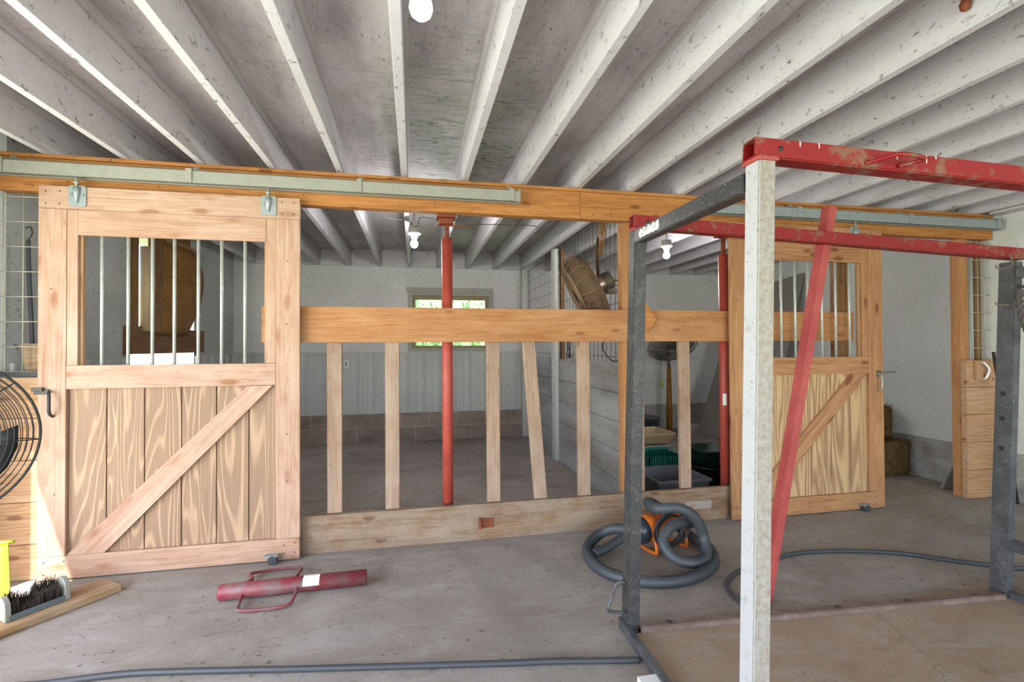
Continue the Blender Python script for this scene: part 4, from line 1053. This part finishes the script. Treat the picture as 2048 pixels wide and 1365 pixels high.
tube('basket_handle', catm([(x0 + .03, y0 + .16, z1), (x0 + .05, y0 + .16, z1 + .05), (x1 - .05, y0 + .16, z1 + .05), (x1 - .03, y0 + .16, z1)], 5), .008, M['teal'], tb, 8)
crate('plastic_box', (2.40, 4.92, .002), (2.80, 5.30, .24), .008, M['whitepl'], 'dirty white plastic box behind the teal basket', 'box', .02)
crate('plastic_tray', (2.36, 4.90, .245), (2.86, 5.34, .37), .008, M['beige'], 'beige open tray stacked on the dirty white box', 'tray', .05)
tub('bucket', 3.35, 6.55, .002, .17, .2, .30, M['blue'], 'blue grey bucket near the foot of the old pedestal fan', 'bucket')
o = box('trough_board', (4.15, 6.78, .10), (4.75, 6.82, .22), M['whitepl'], None, 'X', .004); o.location.z = .062; tag(o, 'low whitish board on the floor right of the old pedestal fan', 'board')
o = box('rubber_mat', (2.56, 3.60, .001), (3.18, 4.05, .012), M['blacktub'], None, 'X', .003); tag(o, 'black rubber mat on the right stall floor in front of the tubs', 'mat')
# hay bales
def bale(x0, x1, y0, y1, z0, z1, label, seed):
    rd = random.Random(seed); bm = bmesh.new(); c = V(((x0 + x1) / 2, (y0 + y1) / 2, (z0 + z1) / 2)); h = V(((x1 - x0) / 2, (y1 - y0) / 2, (z1 - z0) / 2))
    bmesh.ops.create_cube(bm, size=2); bmesh.ops.subdivide_edges(bm, edges=bm.edges[:], cuts=9, use_grid_fill=True)
    for v in bm.verts:
        p = v.co.copy(); rr = .18
        q = V([max(-1 + rr, min(1 - rr, a)) for a in p]); dd = (p - q); 
        if dd.length > 0: p = q + dd.normalized() * rr
        v.co = V((p.x * h.x, p.y * h.y, p.z * h.z)) + V((rd.uniform(-1, 1), rd.uniform(-1, 1), rd.uniform(-1, 1) if p.z > -.8 else 0)) * .008
    fs = [(v.co.copy(), v.normal.copy()) for v in bm.verts]
    for co, n_ in fs:
        for _ in range(5):
            p = co + V((rd.uniform(-.03, .03), rd.uniform(-.03, .03), rd.uniform(-.02, .02))); dr = (n_ * rd.uniform(.2, 1) + V((rd.uniform(-1, 1), rd.uniform(-1, 1), rd.uniform(-1, 1)))).normalized()
            q = p + dr * rd.uniform(.015, .045); q.z = max(q.z, -h.z + .004)
            btube(bm, [p, q], .0012, 3)
    o = mesh_obj('hay_bale', bm, M['hay'], Matrix.Translation(c)); tag(o, label, 'hay bale', 'hay bales')
bale(4.36, 5.04, 4.02, 4.42, .003, .355, 'brown hay bale on the floor beside the right wall', 1)
bale(4.42, 4.93, 4.12, 4.50, .385, .70, 'brown hay bale stacked on the floor one by the right wall', 2)

# ============================================================ SMALL FIXTURES
ou = thing('outlet', 'small white outlet box on the steel wainscot of the left stall', 'outlet', (-.94, YB - .02, 1.1))
box('cover_plate', (-.975, YB - .035, 1.06), (-.905, YB - .012, 1.165), M['white'], ou, 'Z', .003)
box('switch', (-.953, YB - .040, 1.08), (-.927, YB - .035, 1.145), M['panelg'], ou, 'Z', .001)
# loose straw and grit
def litter(name, label, n, region, seed, L, mt, rr=.0012):
    rd = random.Random(seed); bm = bmesh.new()
    for _ in range(n):
        x, y = region(rd); a = rd.uniform(0, PI); l = rd.uniform(*L); p = V((x, y, .003)); q = p + V((math.cos(a) * l, math.sin(a) * l, rd.uniform(0, .004)))
        btube(bm, [p, q], rr, 3)
    o = mesh_obj(name, bm, mt); tag(o, label, name.replace('_', ' '), None, 'stuff')
litter('loose_straw', 'bits of loose straw strewn on the floor in front of the hay bales', 1500, lambda r_: (min(5.02, max(3.2, r_.gauss(4.25, .42))), min(4.3, max(2.5, r_.gauss(3.55, .45)))), 1, (.015, .06), M['straw'])
litter('floor_grit', 'dark crumbs and chips scattered over the aisle floor', 420, lambda r_: (r_.uniform(-1.6, 4.6), r_.uniform(1.9, 3.2)), 2, (.004, .02), M['debris'], .0016)
litter('pale_chips', 'pale straw chips scattered over the left stall floor', 160, lambda r_: (r_.gauss(.2, .8), r_.uniform(3.7, 6.6)), 3, (.006, .03), M['whitepl'], .0015)
